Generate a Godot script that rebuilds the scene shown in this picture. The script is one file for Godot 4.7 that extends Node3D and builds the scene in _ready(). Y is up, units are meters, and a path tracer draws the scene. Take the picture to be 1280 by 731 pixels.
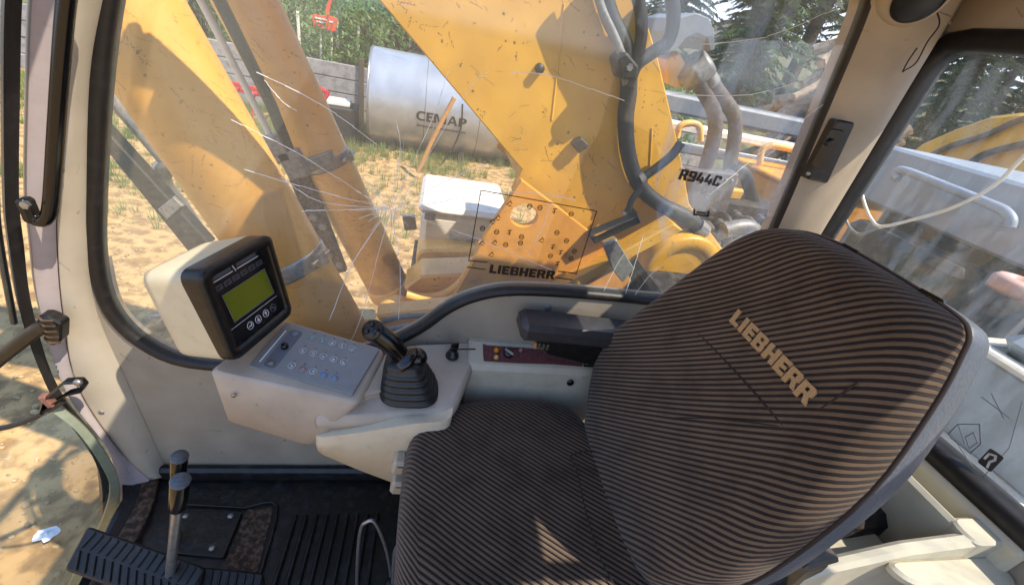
extends Node3D

# ---------------------------------------------------------------- mesh builder
class MB:
	var v := PackedVector3Array()
	var uv := PackedVector2Array()
	var sg := PackedInt32Array()
	var first := 0

	func tri(a: Vector3, b: Vector3, c: Vector3, s := -1, ua := Vector2.ZERO, ub := Vector2.ZERO, uc := Vector2.ZERO) -> void:
		v.append(a); v.append(b); v.append(c)
		uv.append(ua); uv.append(ub); uv.append(uc)
		sg.append(s)

	func quad(a: Vector3, b: Vector3, c: Vector3, d: Vector3, s := -1, ua := Vector2.ZERO, ub := Vector2.ZERO, uc := Vector2.ZERO, ud := Vector2.ZERO) -> void:
		tri(a, b, c, s, ua, ub, uc)
		tri(a, c, d, s, ua, uc, ud)

	func begin() -> void:
		first = sg.size()

	# turns the closed shape begun with begin() outside out (Godot: clockwise)
	func close() -> void:
		var vol := 0.0
		for t in range(first, sg.size()):
			vol += v[t * 3].dot(v[t * 3 + 1].cross(v[t * 3 + 2]))
		if vol > 0.0:
			for t in range(first, sg.size()):
				var p := v[t * 3 + 1]
				v[t * 3 + 1] = v[t * 3 + 2]
				v[t * 3 + 2] = p
				var q := uv[t * 3 + 1]
				uv[t * 3 + 1] = uv[t * 3 + 2]
				uv[t * 3 + 2] = q

	func box(c: Vector3, size: Vector3, b := Basis.IDENTITY, bev := 0.004) -> MB:
		begin()
		var h := size * 0.5
		var k := minf(bev, minf(h.x, minf(h.y, h.z)) * 0.9)
		var corner := func(s: Vector3, axis: int) -> Vector3:
			var p := Vector3(s.x * (h.x - k), s.y * (h.y - k), s.z * (h.z - k))
			p[axis] = s[axis] * h[axis]
			return c + b * p
		for a in 3:
			var a1 := (a + 1) % 3
			var a2 := (a + 2) % 3
			for s in [-1.0, 1.0]:
				var q := []
				for e in [[-1, -1], [1, -1], [1, 1], [-1, 1]]:
					var sv := Vector3.ZERO
					sv[a] = s; sv[a1] = e[0]; sv[a2] = e[1]
					q.append(corner.call(sv, a))
				if s > 0: quad(q[0], q[1], q[2], q[3])
				else: quad(q[3], q[2], q[1], q[0])
			for e in [[-1, -1], [1, -1], [1, 1], [-1, 1]]:
				var s0 := Vector3.ZERO
				s0[a] = -1; s0[a1] = e[0]; s0[a2] = e[1]
				var s1 := s0
				s1[a] = 1
				var q := [corner.call(s0, a1), corner.call(s1, a1), corner.call(s1, a2), corner.call(s0, a2)]
				if e[0] * e[1] > 0: quad(q[3], q[2], q[1], q[0])
				else: quad(q[0], q[1], q[2], q[3])
		for sx in [-1, 1]:
			for sy in [-1, 1]:
				for sz in [-1, 1]:
					var s := Vector3(sx, sy, sz)
					var q := [corner.call(s, 0), corner.call(s, 1), corner.call(s, 2)]
					if sx * sy * sz > 0: tri(q[0], q[1], q[2])
					else: tri(q[2], q[1], q[0])
		close()
		return self

	# polygon in the local xy plane of t, from z0 to z1 along its z, with chamfered rims
	func prism(poly: Array, z0: float, z1: float, t := Transform3D.IDENTITY, bev := 0.004, s := -1) -> MB:
		begin()
		var p := PackedVector2Array(poly)
		if Geometry2D.is_polygon_clockwise(p): p.reverse()
		var n := p.size()
		var inner := PackedVector2Array()
		for i in n:
			var d0 := (p[i] - p[(i + n - 1) % n]).normalized()
			var d1 := (p[(i + 1) % n] - p[i]).normalized()
			var m := (d0.orthogonal() + d1.orthogonal())
			m = -m / maxf(0.4, m.length_squared()) * 2.0
			inner.append(p[i] + m * bev)
		var zs := [z0, z0 + bev, z1 - bev, z1]
		if z1 < z0: zs = [z0, z0 - bev, z1 + bev, z1]
		var rows := [inner, p, p, inner]
		for k in 3:
			for i in n:
				var j := (i + 1) % n
				var a: Vector2 = rows[k][i]
				var b: Vector2 = rows[k][j]
				var c: Vector2 = rows[k + 1][j]
				var d: Vector2 = rows[k + 1][i]
				quad(t * Vector3(a.x, a.y, zs[k]), t * Vector3(b.x, b.y, zs[k]), t * Vector3(c.x, c.y, zs[k + 1]), t * Vector3(d.x, d.y, zs[k + 1]), s if k == 1 else -1)
		var ix := Geometry2D.triangulate_polygon(inner)
		for i in range(0, ix.size(), 3):
			var a := inner[ix[i]]
			var b := inner[ix[i + 1]]
			var c := inner[ix[i + 2]]
			if (b - a).cross(c - a) < 0.0:
				var w := b
				b = c
				c = w
			tri(t * Vector3(a.x, a.y, zs[3]), t * Vector3(b.x, b.y, zs[3]), t * Vector3(c.x, c.y, zs[3]))
			tri(t * Vector3(c.x, c.y, zs[0]), t * Vector3(b.x, b.y, zs[0]), t * Vector3(a.x, a.y, zs[0]))
		close()
		return self

	# closed rings of equal length joined in a row; the ends are capped
	func loft(rings: Array, s := 0, caps := true, uvs := []) -> MB:
		begin()
		var n: int = rings[0].size()
		for k in rings.size() - 1:
			for i in n:
				var j := (i + 1) % n
				if uvs.is_empty():
					var u0 := float(i) / n
					var u1 := float(i + 1) / n
					var w0 := float(k) / (rings.size() - 1)
					var w1 := float(k + 1) / (rings.size() - 1)
					quad(rings[k][i], rings[k][j], rings[k + 1][j], rings[k + 1][i], s, Vector2(u0, w0), Vector2(u1, w0), Vector2(u1, w1), Vector2(u0, w1))
				else:
					quad(rings[k][i], rings[k][j], rings[k + 1][j], rings[k + 1][i], s, uvs[k][i], uvs[k][j], uvs[k + 1][j], uvs[k + 1][i])
		if caps:
			for e in [0, rings.size() - 1]:
				var c := Vector3.ZERO
				var cu := Vector2.ZERO
				for i in n:
					c += rings[e][i] / n
					if not uvs.is_empty(): cu += uvs[e][i] / n
				for i in n:
					var j := (i + 1) % n
					var ua: Vector2 = Vector2.ZERO if uvs.is_empty() else uvs[e][i]
					var ub: Vector2 = Vector2.ZERO if uvs.is_empty() else uvs[e][j]
					var sc: int = s if not uvs.is_empty() else -1
					if e == 0: tri(c, rings[e][j], rings[e][i], sc, cu, ub, ua)
					else: tri(c, rings[e][i], rings[e][j], sc, cu, ua, ub)
		close()
		return self

	func tube(pts: Array, r, sides := 10, s := 0) -> MB:
		var rings := []
		var nrm := Vector3.ZERO
		for i in pts.size():
			var d: Vector3 = (pts[mini(i + 1, pts.size() - 1)] - pts[maxi(i - 1, 0)]).normalized()
			if i == 0:
				nrm = d.cross(Vector3.UP if absf(d.y) < 0.9 else Vector3.RIGHT).normalized()
			nrm = (nrm - d * nrm.dot(d)).normalized()
			var bn := d.cross(nrm)
			var rr: float = r[i] if r is Array else r
			var ring := PackedVector3Array()
			for k in sides:
				var a := TAU * k / sides
				ring.append(pts[i] + (nrm * cos(a) + bn * sin(a)) * rr)
			rings.append(ring)
		return loft(rings, s, true)

	# profile of (radius, height) turned about the y axis of t
	func lathe(prof: Array, t := Transform3D.IDENTITY, sides := 20, s := 0) -> MB:
		var rings := []
		for p in prof:
			var ring := PackedVector3Array()
			for k in sides:
				var a := TAU * k / sides
				ring.append(t * Vector3(p.x * cos(a), p.y, p.x * sin(a)))
			rings.append(ring)
		return loft(rings, s, true)

	func mesh() -> ArrayMesh:
		var st := SurfaceTool.new()
		st.begin(Mesh.PRIMITIVE_TRIANGLES)
		for t in sg.size():
			st.set_smooth_group(sg[t])
			for k in 3:
				st.set_uv(uv[t * 3 + k])
				st.add_vertex(v[t * 3 + k])
		st.generate_normals()
		return st.commit()


func mb() -> MB:
	return MB.new()


# points along a smooth curve through the given ones
func curve(pts: Array, per := 6) -> Array:
	var out := []
	for i in pts.size() - 1:
		var p0: Vector3 = pts[maxi(i - 1, 0)]
		var p1: Vector3 = pts[i]
		var p2: Vector3 = pts[i + 1]
		var p3: Vector3 = pts[mini(i + 2, pts.size() - 1)]
		for k in per:
			out.append(p1.cubic_interpolate(p2, p0, p3, float(k) / per))
	out.append(pts[-1])
	return out


func curve2(pts: Array, per := 5, loop := false) -> Array:
	var out := []
	var n := pts.size()
	for i in (n if loop else n - 1):
		var p0: Vector2 = pts[(i + n - 1) % n] if loop else pts[maxi(i - 1, 0)]
		var p1: Vector2 = pts[i]
		var p2: Vector2 = pts[(i + 1) % n]
		var p3: Vector2 = pts[(i + 2) % n] if loop else pts[mini(i + 2, n - 1)]
		for k in per:
			out.append(p1.cubic_interpolate(p2, p0, p3, float(k) / per))
	if not loop: out.append(pts[-1])
	return out


# corners of a ring of points softened
func soft(pts: Array, r: float, steps := 3) -> PackedVector3Array:
	var out := PackedVector3Array()
	var n := pts.size()
	for i in n:
		var p: Vector3 = pts[i]
		var e: Vector3 = pts[(i + n - 1) % n] - p
		var f: Vector3 = pts[(i + 1) % n] - p
		var a := p + e.normalized() * minf(r, e.length() * 0.45)
		var b := p + f.normalized() * minf(r, f.length() * 0.45)
		for k in steps + 1:
			var t := float(k) / steps
			out.append(a.lerp(p, t).lerp(p.lerp(b, t), t))
	return out


# a row of rings whose rims are rounded by r: each outline is drawn in over the last steps
func rims(rings: Array, r: float) -> Array:
	var out := []
	var top: PackedVector3Array = rings[-1]
	var c := Vector3.ZERO
	for p in top: c += p / top.size()
	for k in rings.size() - 1: out.append(rings[k])
	for q in [[0.0, 1.0], [0.45, 0.55], [0.8, 0.2], [1.0, 0.05]]:
		var ring := PackedVector3Array()
		for p in top:
			var d := c - p
			d.y = 0
			ring.append(p + d.normalized() * r * q[0] * q[0] - Vector3(0, r * q[1], 0))
		out.append(ring)
	return out


func at_z(poly: Array, z: float) -> Array:
	return poly.map(func(p): return Vector3(p.x, p.y, z))


# ---------------------------------------------------------------- naming
var taken := {}


func numbered(called: String) -> String:
	taken[called] = taken.get(called, 0) + 1
	return called if taken[called] == 1 else "%s_%03d" % [called, taken[called] - 1]


func thing(called: String, label: String, category: String, at := Vector3.ZERO, group := "") -> Node3D:
	var o := Node3D.new()
	o.name = numbered(called)
	add_child(o)
	o.position = at
	o.set_meta("label", label)
	o.set_meta("category", category)
	if group: o.set_meta("group", group)
	return o


# a part: its mesh is given in world metres and is moved to the thing's own origin
func part(parent: Node3D, called: String, b, m: Material, label := "", stuff := false) -> MeshInstance3D:
	var o := MeshInstance3D.new()
	o.name = called
	var mesh: ArrayMesh = b.mesh() if b is MB else b
	o.mesh = mesh
	o.material_override = m
	parent.add_child(o, true)
	if parent != self:
		var root: Node3D = parent if parent.get_parent() == self else (parent.get_parent() if parent.get_parent().get_parent() == self else parent)
		if parent == root: o.position = -root.position
	if label: o.set_meta("label", label)
	if stuff: o.set_meta("kind", "stuff")
	return o


func struct(called: String, b, m: Material, label: String, category: String, kind := "structure") -> MeshInstance3D:
	var o := part(self, called, b, m)
	o.name = numbered(called)
	o.set_meta("kind", kind)
	o.set_meta("label", label)
	o.set_meta("category", category)
	return o


func copy(src: Node3D, called: String, label: String, t: Transform3D) -> Node3D:
	var o: Node3D = src.duplicate()
	o.name = numbered(called)
	add_child(o)
	o.transform = t
	o.set_meta("label", label)
	return o


# ---------------------------------------------------------------- materials
func noise_tex(freq: float, stops: Array, sd := 1, oct := 4, size := 512, kind := FastNoiseLite.TYPE_SIMPLEX_SMOOTH) -> NoiseTexture2D:
	var n := FastNoiseLite.new()
	n.noise_type = kind
	n.frequency = freq
	n.fractal_octaves = oct
	n.fractal_gain = 0.55
	n.seed = sd
	var t := NoiseTexture2D.new()
	t.width = size
	t.height = size
	t.seamless = true
	t.noise = n
	if stops.size():
		var g := Gradient.new()
		var off := PackedFloat32Array()
		var col := PackedColorArray()
		for s in stops:
			off.append(s[0])
			col.append(s[1])
		g.offsets = off
		g.colors = col
		t.color_ramp = g
	return t


var bumps := {}


func bump_tex(freq: float) -> NoiseTexture2D:
	if not bumps.has(freq): bumps[freq] = noise_tex(freq, [], 7, 5, 512)
	return bumps[freq]


func plain(c: Color, rough := 0.6, metal := 0.0) -> StandardMaterial3D:
	var m := StandardMaterial3D.new()
	m.albedo_color = c
	m.roughness = rough
	m.metallic = metal
	return m


# colour that wanders by `vary`, with specks of `dirt`; one tile is `tile` metres
func grain(c: Color, vary := 0.08, rough := 0.6, tile := 0.5, dirt := Color(0, 0, 0, 0), share := 0.0, bump := 0.0, freq := 0.012, metal := 0.0, sd := 1) -> StandardMaterial3D:
	var m := plain(Color.WHITE, rough, metal)
	var lo := c.darkened(vary * (0.6 if vary < 0.12 else 1.0))
	var hi := c.lightened(vary * 0.5)
	var stops := [[0.0, lo], [0.5, c], [1.0, hi]]
	if share > 0.0:
		var sh := share if vary > 0.15 else share * 0.6
		var d := dirt if vary > 0.15 else dirt.lerp(lo, 0.5)
		stops = [[0.0, d], [sh, d.lerp(lo, 0.7)], [sh + 0.12, lo], [0.55, c], [1.0, hi]]
	m.albedo_texture = noise_tex(freq, stops, sd, 5)
	m.uv1_triplanar = true
	m.uv1_world_triplanar = true
	m.uv1_scale = Vector3.ONE / tile
	if bump > 0.0:
		m.heightmap_enabled = true
		m.heightmap_texture = bump_tex(0.03)
		m.heightmap_scale = bump
	return m


# paint with short scuffs and spots drawn over it
func scuffed(c: Color, mark: Color, count: int, sd: int, rough := 0.45, tile := 0.7, long := 40.0) -> StandardMaterial3D:
	var n := FastNoiseLite.new()
	n.seed = sd
	n.frequency = 0.008
	n.fractal_octaves = 5
	var im := n.get_seamless_image(512, 512)
	im.convert(Image.FORMAT_RGB8)
	var lo := c.darkened(0.11)
	var hi := c.lightened(0.07)
	for y in 512:
		for x in 512:
			im.set_pixel(x, y, lo.lerp(hi, im.get_pixel(x, y).r))
	var rng := RandomNumberGenerator.new()
	rng.seed = sd
	var hub := Vector2(256, 256)
	for i in count:
		if i % 14 == 0: hub = Vector2(rng.randf() * 512, rng.randf() * 512)
		var p := hub + Vector2(rng.randfn(), rng.randfn()) * 26.0 if rng.randf() < 0.7 else Vector2(rng.randf() * 512, rng.randf() * 512)
		var a := rng.randfn(0.5, 0.5) + (PI / 2 if rng.randf() < 0.25 else 0.0)
		var d := Vector2(cos(a), sin(a))
		var l := rng.randf_range(2, long) * rng.randf()
		var w := rng.randf_range(0.4, 1.0)
		for k in int(l) + 1:
			if rng.randf() < 0.15: continue
			var q := p + d * k + Vector2(rng.randfn(), rng.randfn()) * 0.6
			var x := posmod(int(q.x), 512)
			var y := posmod(int(q.y), 512)
			im.set_pixel(x, y, im.get_pixel(x, y).lerp(mark, w))
	for i in count / 3:
		var x0 := rng.randi() % 512
		var y0 := rng.randi() % 512
		var r := rng.randf_range(0.6, 2.6)
		for dx in range(-3, 4):
			for dy in range(-3, 4):
				if Vector2(dx, dy).length() < r * rng.randf_range(0.7, 1.2):
					im.set_pixel(posmod(x0 + dx, 512), posmod(y0 + dy, 512), im.get_pixel(posmod(x0 + dx, 512), posmod(y0 + dy, 512)).lerp(mark, 0.6))
	var m := plain(Color.WHITE, rough)
	m.albedo_texture = ImageTexture.create_from_image(im)
	m.uv1_triplanar = true
	m.uv1_world_triplanar = true
	m.uv1_scale = Vector3.ONE / tile
	m.heightmap_enabled = true
	m.heightmap_texture = bump_tex(0.03)
	m.heightmap_scale = 0.015
	return m


# ribbed seat cloth: raised tan cords between dark, dotted gaps; v runs across the cords
func cloth() -> StandardMaterial3D:
	var im := Image.create(64, 64, false, Image.FORMAT_RGB8)
	var hm := Image.create(64, 64, false, Image.FORMAT_RGB8)
	var rng := RandomNumberGenerator.new()
	rng.seed = 5
	for y in 64:
		for x in 64:
			var f := y / 64.0
			var up := clampf((0.30 - absf(f - 0.5)) / 0.08, 0.0, 1.0)
			var weave := 0.5 + 0.5 * sin(x * TAU / 8.0 + (PI if (y / 8) % 2 else 0.0))
			var tan_ := Color(0.47, 0.39, 0.31).darkened(0.12 * weave + rng.randf() * 0.1)
			var dark := Color(0.125, 0.105, 0.10).lerp(Color(0.25, 0.2, 0.18), 0.75 * float(weave > 0.6) * float(absf(f - 0.5) > 0.38))
			im.set_pixel(x, y, dark.lerp(tan_, up))
			var h := up * (0.75 + 0.25 * cos((f - 0.5) * PI)) * (0.9 + 0.1 * weave)
			hm.set_pixel(x, y, Color(h, h, h))
	var m := plain(Color.WHITE, 0.95)
	m.metallic_specular = 0.25
	m.albedo_texture = ImageTexture.create_from_image(im)
	m.heightmap_enabled = true
	m.heightmap_texture = ImageTexture.create_from_image(hm)
	m.heightmap_scale = 0.4
	m.detail_enabled = true
	m.detail_blend_mode = BaseMaterial3D.BLEND_MODE_MUL
	m.detail_uv_layer = BaseMaterial3D.DETAIL_UV_2
	m.detail_albedo = noise_tex(0.01, [[0.0, Color(0.72, 0.7, 0.68)], [0.5, Color(0.93, 0.92, 0.91)], [1.0, Color(1, 1, 1)]], 51, 5)
	m.uv2_triplanar = true
	m.uv2_world_triplanar = true
	m.uv2_scale = Vector3.ONE * 1.7
	m.rim_enabled = true
	m.rim = 0.3
	m.rim_tint = 0.6
	return m


func pane_material(tint: Color, alpha: float) -> StandardMaterial3D:
	var m := plain(Color(tint.r, tint.g, tint.b, alpha), 0.03)
	m.transparency = BaseMaterial3D.TRANSPARENCY_ALPHA
	return m


# dried dust and painted haze on glass: grainy streaks that cover a share of the pane
func dust_haze_material(c: Color, least: float, most: float, freq: float, stretch: Vector3, sd: int) -> StandardMaterial3D:
	var m := plain(Color.WHITE, 0.9)
	m.transparency = BaseMaterial3D.TRANSPARENCY_ALPHA
	m.albedo_texture = noise_tex(freq, [[0.0, Color(c.r, c.g, c.b, least)], [0.42, Color(c.r, c.g, c.b, least)], [0.6, Color(c.r, c.g, c.b, most)], [1.0, Color(c.r, c.g, c.b, most * 1.8)]], sd, 6)
	m.uv1_triplanar = true
	m.uv1_scale = stretch
	m.backlight_enabled = true
	m.backlight = Color(0.5, 0.5, 0.5)
	return m


func text_mesh(words: String, size: float, depth: float) -> TextMesh:
	var f := SystemFont.new()
	f.font_names = PackedStringArray(["Droid Sans"])
	f.font_weight = 700
	var t := TextMesh.new()
	t.text = words
	t.font = f
	t.font_size = 64
	t.pixel_size = size / 46.0
	t.depth = depth
	return t


# heavy block capitals, one unit high: pieces that butt against each other
func block_pieces(ch: String) -> Array:
	var r := func(x0: float, y0: float, x1: float, y1: float) -> Array: return [Vector2(x0, y0), Vector2(x1, y0), Vector2(x1, y1), Vector2(x0, y1)]
	match ch:
		"L": return [0.72, [[Vector2(0, 0), Vector2(0.72, 0), Vector2(0.72, 0.27), Vector2(0.32, 0.27), Vector2(0.32, 1), Vector2(0, 1)]]]
		"I": return [0.32, [r.call(0.0, 0.0, 0.32, 1.0)]]
		"E": return [0.74, [[Vector2(0, 0), Vector2(0.74, 0), Vector2(0.74, 0.25), Vector2(0.32, 0.25), Vector2(0.32, 0.39), Vector2(0.66, 0.39), Vector2(0.66, 0.61), Vector2(0.32, 0.61), Vector2(0.32, 0.75), Vector2(0.74, 0.75), Vector2(0.74, 1), Vector2(0, 1)]]]
		"H": return [0.88, [[Vector2(0, 0), Vector2(0.32, 0), Vector2(0.32, 0.38), Vector2(0.56, 0.38), Vector2(0.56, 0), Vector2(0.88, 0), Vector2(0.88, 1), Vector2(0.56, 1), Vector2(0.56, 0.62), Vector2(0.32, 0.62), Vector2(0.32, 1), Vector2(0, 1)]]]
		"B": return [0.84, [r.call(0.0, 0.0, 0.31, 1.0), r.call(0.31, 0.0, 0.56, 0.2), r.call(0.31, 0.41, 0.56, 0.6), r.call(0.31, 0.81, 0.56, 1.0), [Vector2(0.56, 0), Vector2(0.72, 0), Vector2(0.84, 0.12), Vector2(0.84, 0.42), Vector2(0.76, 0.51), Vector2(0.81, 0.6), Vector2(0.81, 0.9), Vector2(0.71, 1), Vector2(0.56, 1)]]]
		"R": return [0.88, [r.call(0.0, 0.0, 0.3, 1.0), r.call(0.3, 0.38, 0.5, 0.58), r.call(0.3, 0.8, 0.5, 1.0), [Vector2(0.6, 0), Vector2(0.92, 0), Vector2(0.7, 0.42), Vector2(0.84, 0.54), Vector2(0.84, 0.86), Vector2(0.7, 1), Vector2(0.5, 1), Vector2(0.5, 0.38), Vector2(0.44, 0.38)]]]
		"9": return [0.8, [r.call(0.0, 0.42, 0.28, 0.93), [Vector2(0.07, 1), Vector2(0, 0.93), Vector2(0.28, 0.93), Vector2(0.28, 0.8), Vector2(0.52, 0.8), Vector2(0.52, 1)], r.call(0.28, 0.36, 0.52, 0.56), r.call(0.0, 0.0, 0.52, 0.2), [Vector2(0.52, 0), Vector2(0.72, 0), Vector2(0.8, 0.08), Vector2(0.8, 0.92), Vector2(0.72, 1), Vector2(0.52, 1)]]]
		"4": return [0.84, [[Vector2(0, 0.18), Vector2(0.5, 0.18), Vector2(0.5, 0.38), Vector2(0.3, 0.38), Vector2(0.44, 1), Vector2(0.16, 1), Vector2(0, 0.4)], [Vector2(0.5, 0), Vector2(0.76, 0), Vector2(0.76, 0.18), Vector2(0.84, 0.18), Vector2(0.84, 0.38), Vector2(0.76, 0.38), Vector2(0.76, 0.62), Vector2(0.5, 0.62)]]]
		"C": return [0.8, [[Vector2(0.8, 0.34), Vector2(0.52, 0.34), Vector2(0.52, 0.2), Vector2(0.28, 0.2), Vector2(0.28, 0.8), Vector2(0.52, 0.8), Vector2(0.52, 0.66), Vector2(0.8, 0.66), Vector2(0.8, 0.9), Vector2(0.7, 1), Vector2(0.1, 1), Vector2(0, 0.9), Vector2(0, 0.1), Vector2(0.1, 0), Vector2(0.7, 0), Vector2(0.8, 0.1)]]]
	return [0.4, []]


func block_word(b: MB, words: String, width: float, height: float, depth: float, t: Transform3D) -> void:
	var total := 0.0
	for ch in words: total += float(block_pieces(ch)[0]) + 0.1
	var k := width / (total - 0.1)
	var x := 0.0
	for ch in words:
		var d := block_pieces(ch)
		for piece in d[1]:
			b.prism(piece.map(func(p): return Vector2((x + p.x) * k, p.y * height)), 0.0, depth, t, 0.0)
		x += float(d[0]) + 0.1


# ---------------------------------------------------------------- the scene
var M := {}


func _ready() -> void:
	var cam := Camera3D.new()
	cam.name = "camera"
	cam.transform = Transform3D(Basis(Vector3(0.97483, 0.18409, 0.12579), Vector3(-0.08882, 0.8381, -0.53824), Vector3(-0.20451, 0.51352, 0.83335)), Vector3(0, 1.45, 0))
	cam.fov = 69.16
	cam.near = 0.02
	cam.far = 400.0
	add_child(cam)
	cam.current = true

	var env := Environment.new()
	env.background_mode = Environment.BG_SKY
	var sky := Sky.new()
	var sm := ProceduralSkyMaterial.new()
	sm.sky_top_color = Color(0.5, 0.64, 0.85)
	sm.sky_horizon_color = Color(0.90, 0.92, 0.95)
	sm.sky_curve = 0.2
	sm.ground_bottom_color = Color(0.42, 0.38, 0.3)
	sm.ground_horizon_color = Color(0.7, 0.7, 0.68)
	sm.sky_energy_multiplier = 1.1
	sky.sky_material = sm
	env.sky = sky
	env.tonemap_mode = Environment.TONE_MAPPER_LINEAR
	env.tonemap_exposure = 1.85
	env.sdfgi_enabled = true
	env.ssao_enabled = true
	env.ssil_enabled = true
	var we := WorldEnvironment.new()
	we.name = "world"
	we.environment = env
	add_child(we)

	var sun := DirectionalLight3D.new()
	sun.name = "sun"
	sun.light_energy = 1.6
	sun.light_color = Color(1.0, 0.95, 0.87)
	sun.light_angular_distance = 0.5
	sun.shadow_enabled = true
	add_child(sun)
	sun.look_at_from_position(Vector3(0.46, 0.80, 0.30), Vector3.ZERO)

	make_materials()
	build_cab()
	build_seat()
	build_console()
	build_floor_things()
	build_rear_things()
	build_boom()
	build_deck()
	build_yard()
	build_trees()


func make_materials() -> void:
	M.cream = scuffed(Color(0.68, 0.62, 0.53), Color(0.42, 0.35, 0.27), 45, 64, 0.5, 0.8, 20.0)
	M.grey_panel = scuffed(Color(0.56, 0.525, 0.465), Color(0.30, 0.27, 0.24), 70, 61, 0.6, 0.9, 26.0)
	M.lilac = grain(Color(0.66, 0.62, 0.62), 0.05, 0.4, 0.3, Color(0.45, 0.36, 0.28), 0.17, 0.0, 0.012, 0.0, 4)
	M.console = scuffed(Color(0.66, 0.61, 0.55), Color(0.38, 0.34, 0.30), 50, 62, 0.55, 0.6, 16.0)
	M.boot = grain(Color(0.10, 0.095, 0.095), 0.14, 0.42, 0.2, Color(0.22, 0.2, 0.17), 0.14, 0.03)
	M.rubber = grain(Color(0.065, 0.06, 0.065), 0.2, 0.5, 0.25, Color(0.2, 0.17, 0.14), 0.16, 0.05)
	M.black = grain(Color(0.06, 0.06, 0.065), 0.2, 0.38, 0.2, Color(0.2, 0.18, 0.15), 0.14, 0.02)
	M.gloss_black = plain(Color(0.035, 0.035, 0.04), 0.18)
	M.floor = grain(Color(0.05, 0.05, 0.052), 0.3, 0.45, 0.5, Color(0.2, 0.16, 0.11), 0.32, 0.12, 0.014)
	M.rust = grain(Color(0.3, 0.21, 0.14), 0.35, 0.85, 0.25, Color(0.1, 0.08, 0.07), 0.3, 0.1, 0.02)
	M.steel = grain(Color(0.6, 0.6, 0.6), 0.12, 0.35, 0.2, Color(0.3, 0.25, 0.2), 0.15, 0.02, 0.02, 0.8)
	M.dull_steel = grain(Color(0.5, 0.5, 0.49), 0.15, 0.5, 0.3, Color(0.28, 0.22, 0.16), 0.2, 0.04, 0.02, 0.4)
	M.cloth = cloth()
	M.arm_pad = grain(Color(0.19, 0.19, 0.2), 0.1, 0.33, 0.2, Color(0.25, 0.23, 0.2), 0.14, 0.02)
	M.pillar = scuffed(Color(0.67, 0.63, 0.56), Color(0.36, 0.31, 0.26), 60, 63, 0.5, 0.8, 26.0)
	M.plate_grey = grain(Color(0.42, 0.45, 0.48), 0.08, 0.5, 0.4, Color(0.3, 0.28, 0.25), 0.14)
	M.vinyl = grain(Color(0.31, 0.345, 0.39), 0.08, 0.45, 0.15, Color(0.2, 0.2, 0.2), 0.12, 0.08, 0.03)
	M.thread = grain(Color(0.66, 0.54, 0.38), 0.2, 0.95, 0.03, Color(0.45, 0.35, 0.24), 0.25, 0.05, 0.03)
	M.seam = plain(Color(0.14, 0.11, 0.10), 0.95)
	M.yellow = scuffed(Color(0.82, 0.61, 0.13), Color(0.2, 0.13, 0.06), 420, 11, 0.42, 1.0)
	M.cyl_yellow = scuffed(Color(0.83, 0.60, 0.22), Color(0.28, 0.18, 0.07), 420, 23, 0.38, 0.9, 44.0)
	M.cyl_orange = scuffed(Color(0.95, 0.71, 0.34), Color(0.25, 0.14, 0.06), 400, 31, 0.38, 1.0, 44.0)  # base colour lightened to stand in for sun lost in the boom's shadow
	M.orange = grain(Color(0.82, 0.56, 0.19), 0.1, 0.5, 0.8, Color(0.3, 0.18, 0.09), 0.24, 0.06, 0.012)
	M.hose = grain(Color(0.09, 0.095, 0.105), 0.2, 0.55, 0.3, Color(0.3, 0.26, 0.2), 0.2, 0.08)
	M.hose_dusty = grain(Color(0.34, 0.32, 0.31), 0.2, 0.7, 0.25, Color(0.5, 0.3, 0.15), 0.3, 0.08)
	M.grime = grain(Color(0.17, 0.145, 0.12), 0.4, 0.8, 0.5, Color(0.05, 0.045, 0.04), 0.3, 0.3, 0.015)
	M.white_lid = grain(Color(0.86, 0.83, 0.77), 0.06, 0.5, 0.6, Color(0.5, 0.38, 0.24), 0.22, 0.04)
	M.hood = grain(Color(0.56, 0.60, 0.64), 0.06, 0.45, 0.9, Color(0.4, 0.36, 0.3), 0.16, 0.03)
	M.tank = scuffed(Color(0.69, 0.71, 0.73), Color(0.42, 0.40, 0.37), 120, 41, 0.28, 2.6, 70.0)
	M.tank.metallic = 0.55
	M.screen = grain(Color(0.42, 0.45, 0.10), 0.04, 0.25, 0.3)
	M.white_print = plain(Color(0.85, 0.86, 0.88), 0.5)
	M.grey_print = plain(Color(0.42, 0.44, 0.48), 0.6)
	M.black_print = plain(Color(0.05, 0.045, 0.045), 0.5)
	M.keypad = grain(Color(0.46, 0.475, 0.48), 0.05, 0.35, 0.2, Color(0.36, 0.37, 0.4), 0.14)
	M.maroon = grain(Color(0.33, 0.15, 0.16), 0.2, 0.75, 0.12, Color(0.16, 0.09, 0.08), 0.22, 0.06, 0.02)
	M.glass = pane_material(Color(0.85, 0.95, 0.95), 0.04)
	M.crack = plain(Color(0.92, 0.93, 0.93), 0.35)
	M.crack.transparency = BaseMaterial3D.TRANSPARENCY_ALPHA
	M.crack.albedo_color.a = 0.85
	M.dust = dust_haze_material(Color(0.85, 0.86, 0.86), 0.012, 0.04, 0.012, Vector3(0.9, 0.35, 0.9), 3)
	M.dust_haze = dust_haze_material(Color(0.72, 0.84, 1.0), 0.04, 0.22, 0.016, Vector3(1.6, 0.45, 1.6), 21)  # streaky dust with bluish haze and glare painted into its colour
	M.dust_rear = dust_haze_material(Color(0.76, 0.82, 0.90), 0.03, 0.20, 0.014, Vector3(2.2, 0.5, 2.2), 9)
	M.brown = grain(Color(0.30, 0.26, 0.21), 0.12, 0.5, 0.3, Color(0.16, 0.13, 0.1), 0.2, 0.03)
	M.red = grain(Color(0.72, 0.12, 0.14), 0.12, 0.45, 0.6, Color(0.3, 0.1, 0.08), 0.2)
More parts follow.
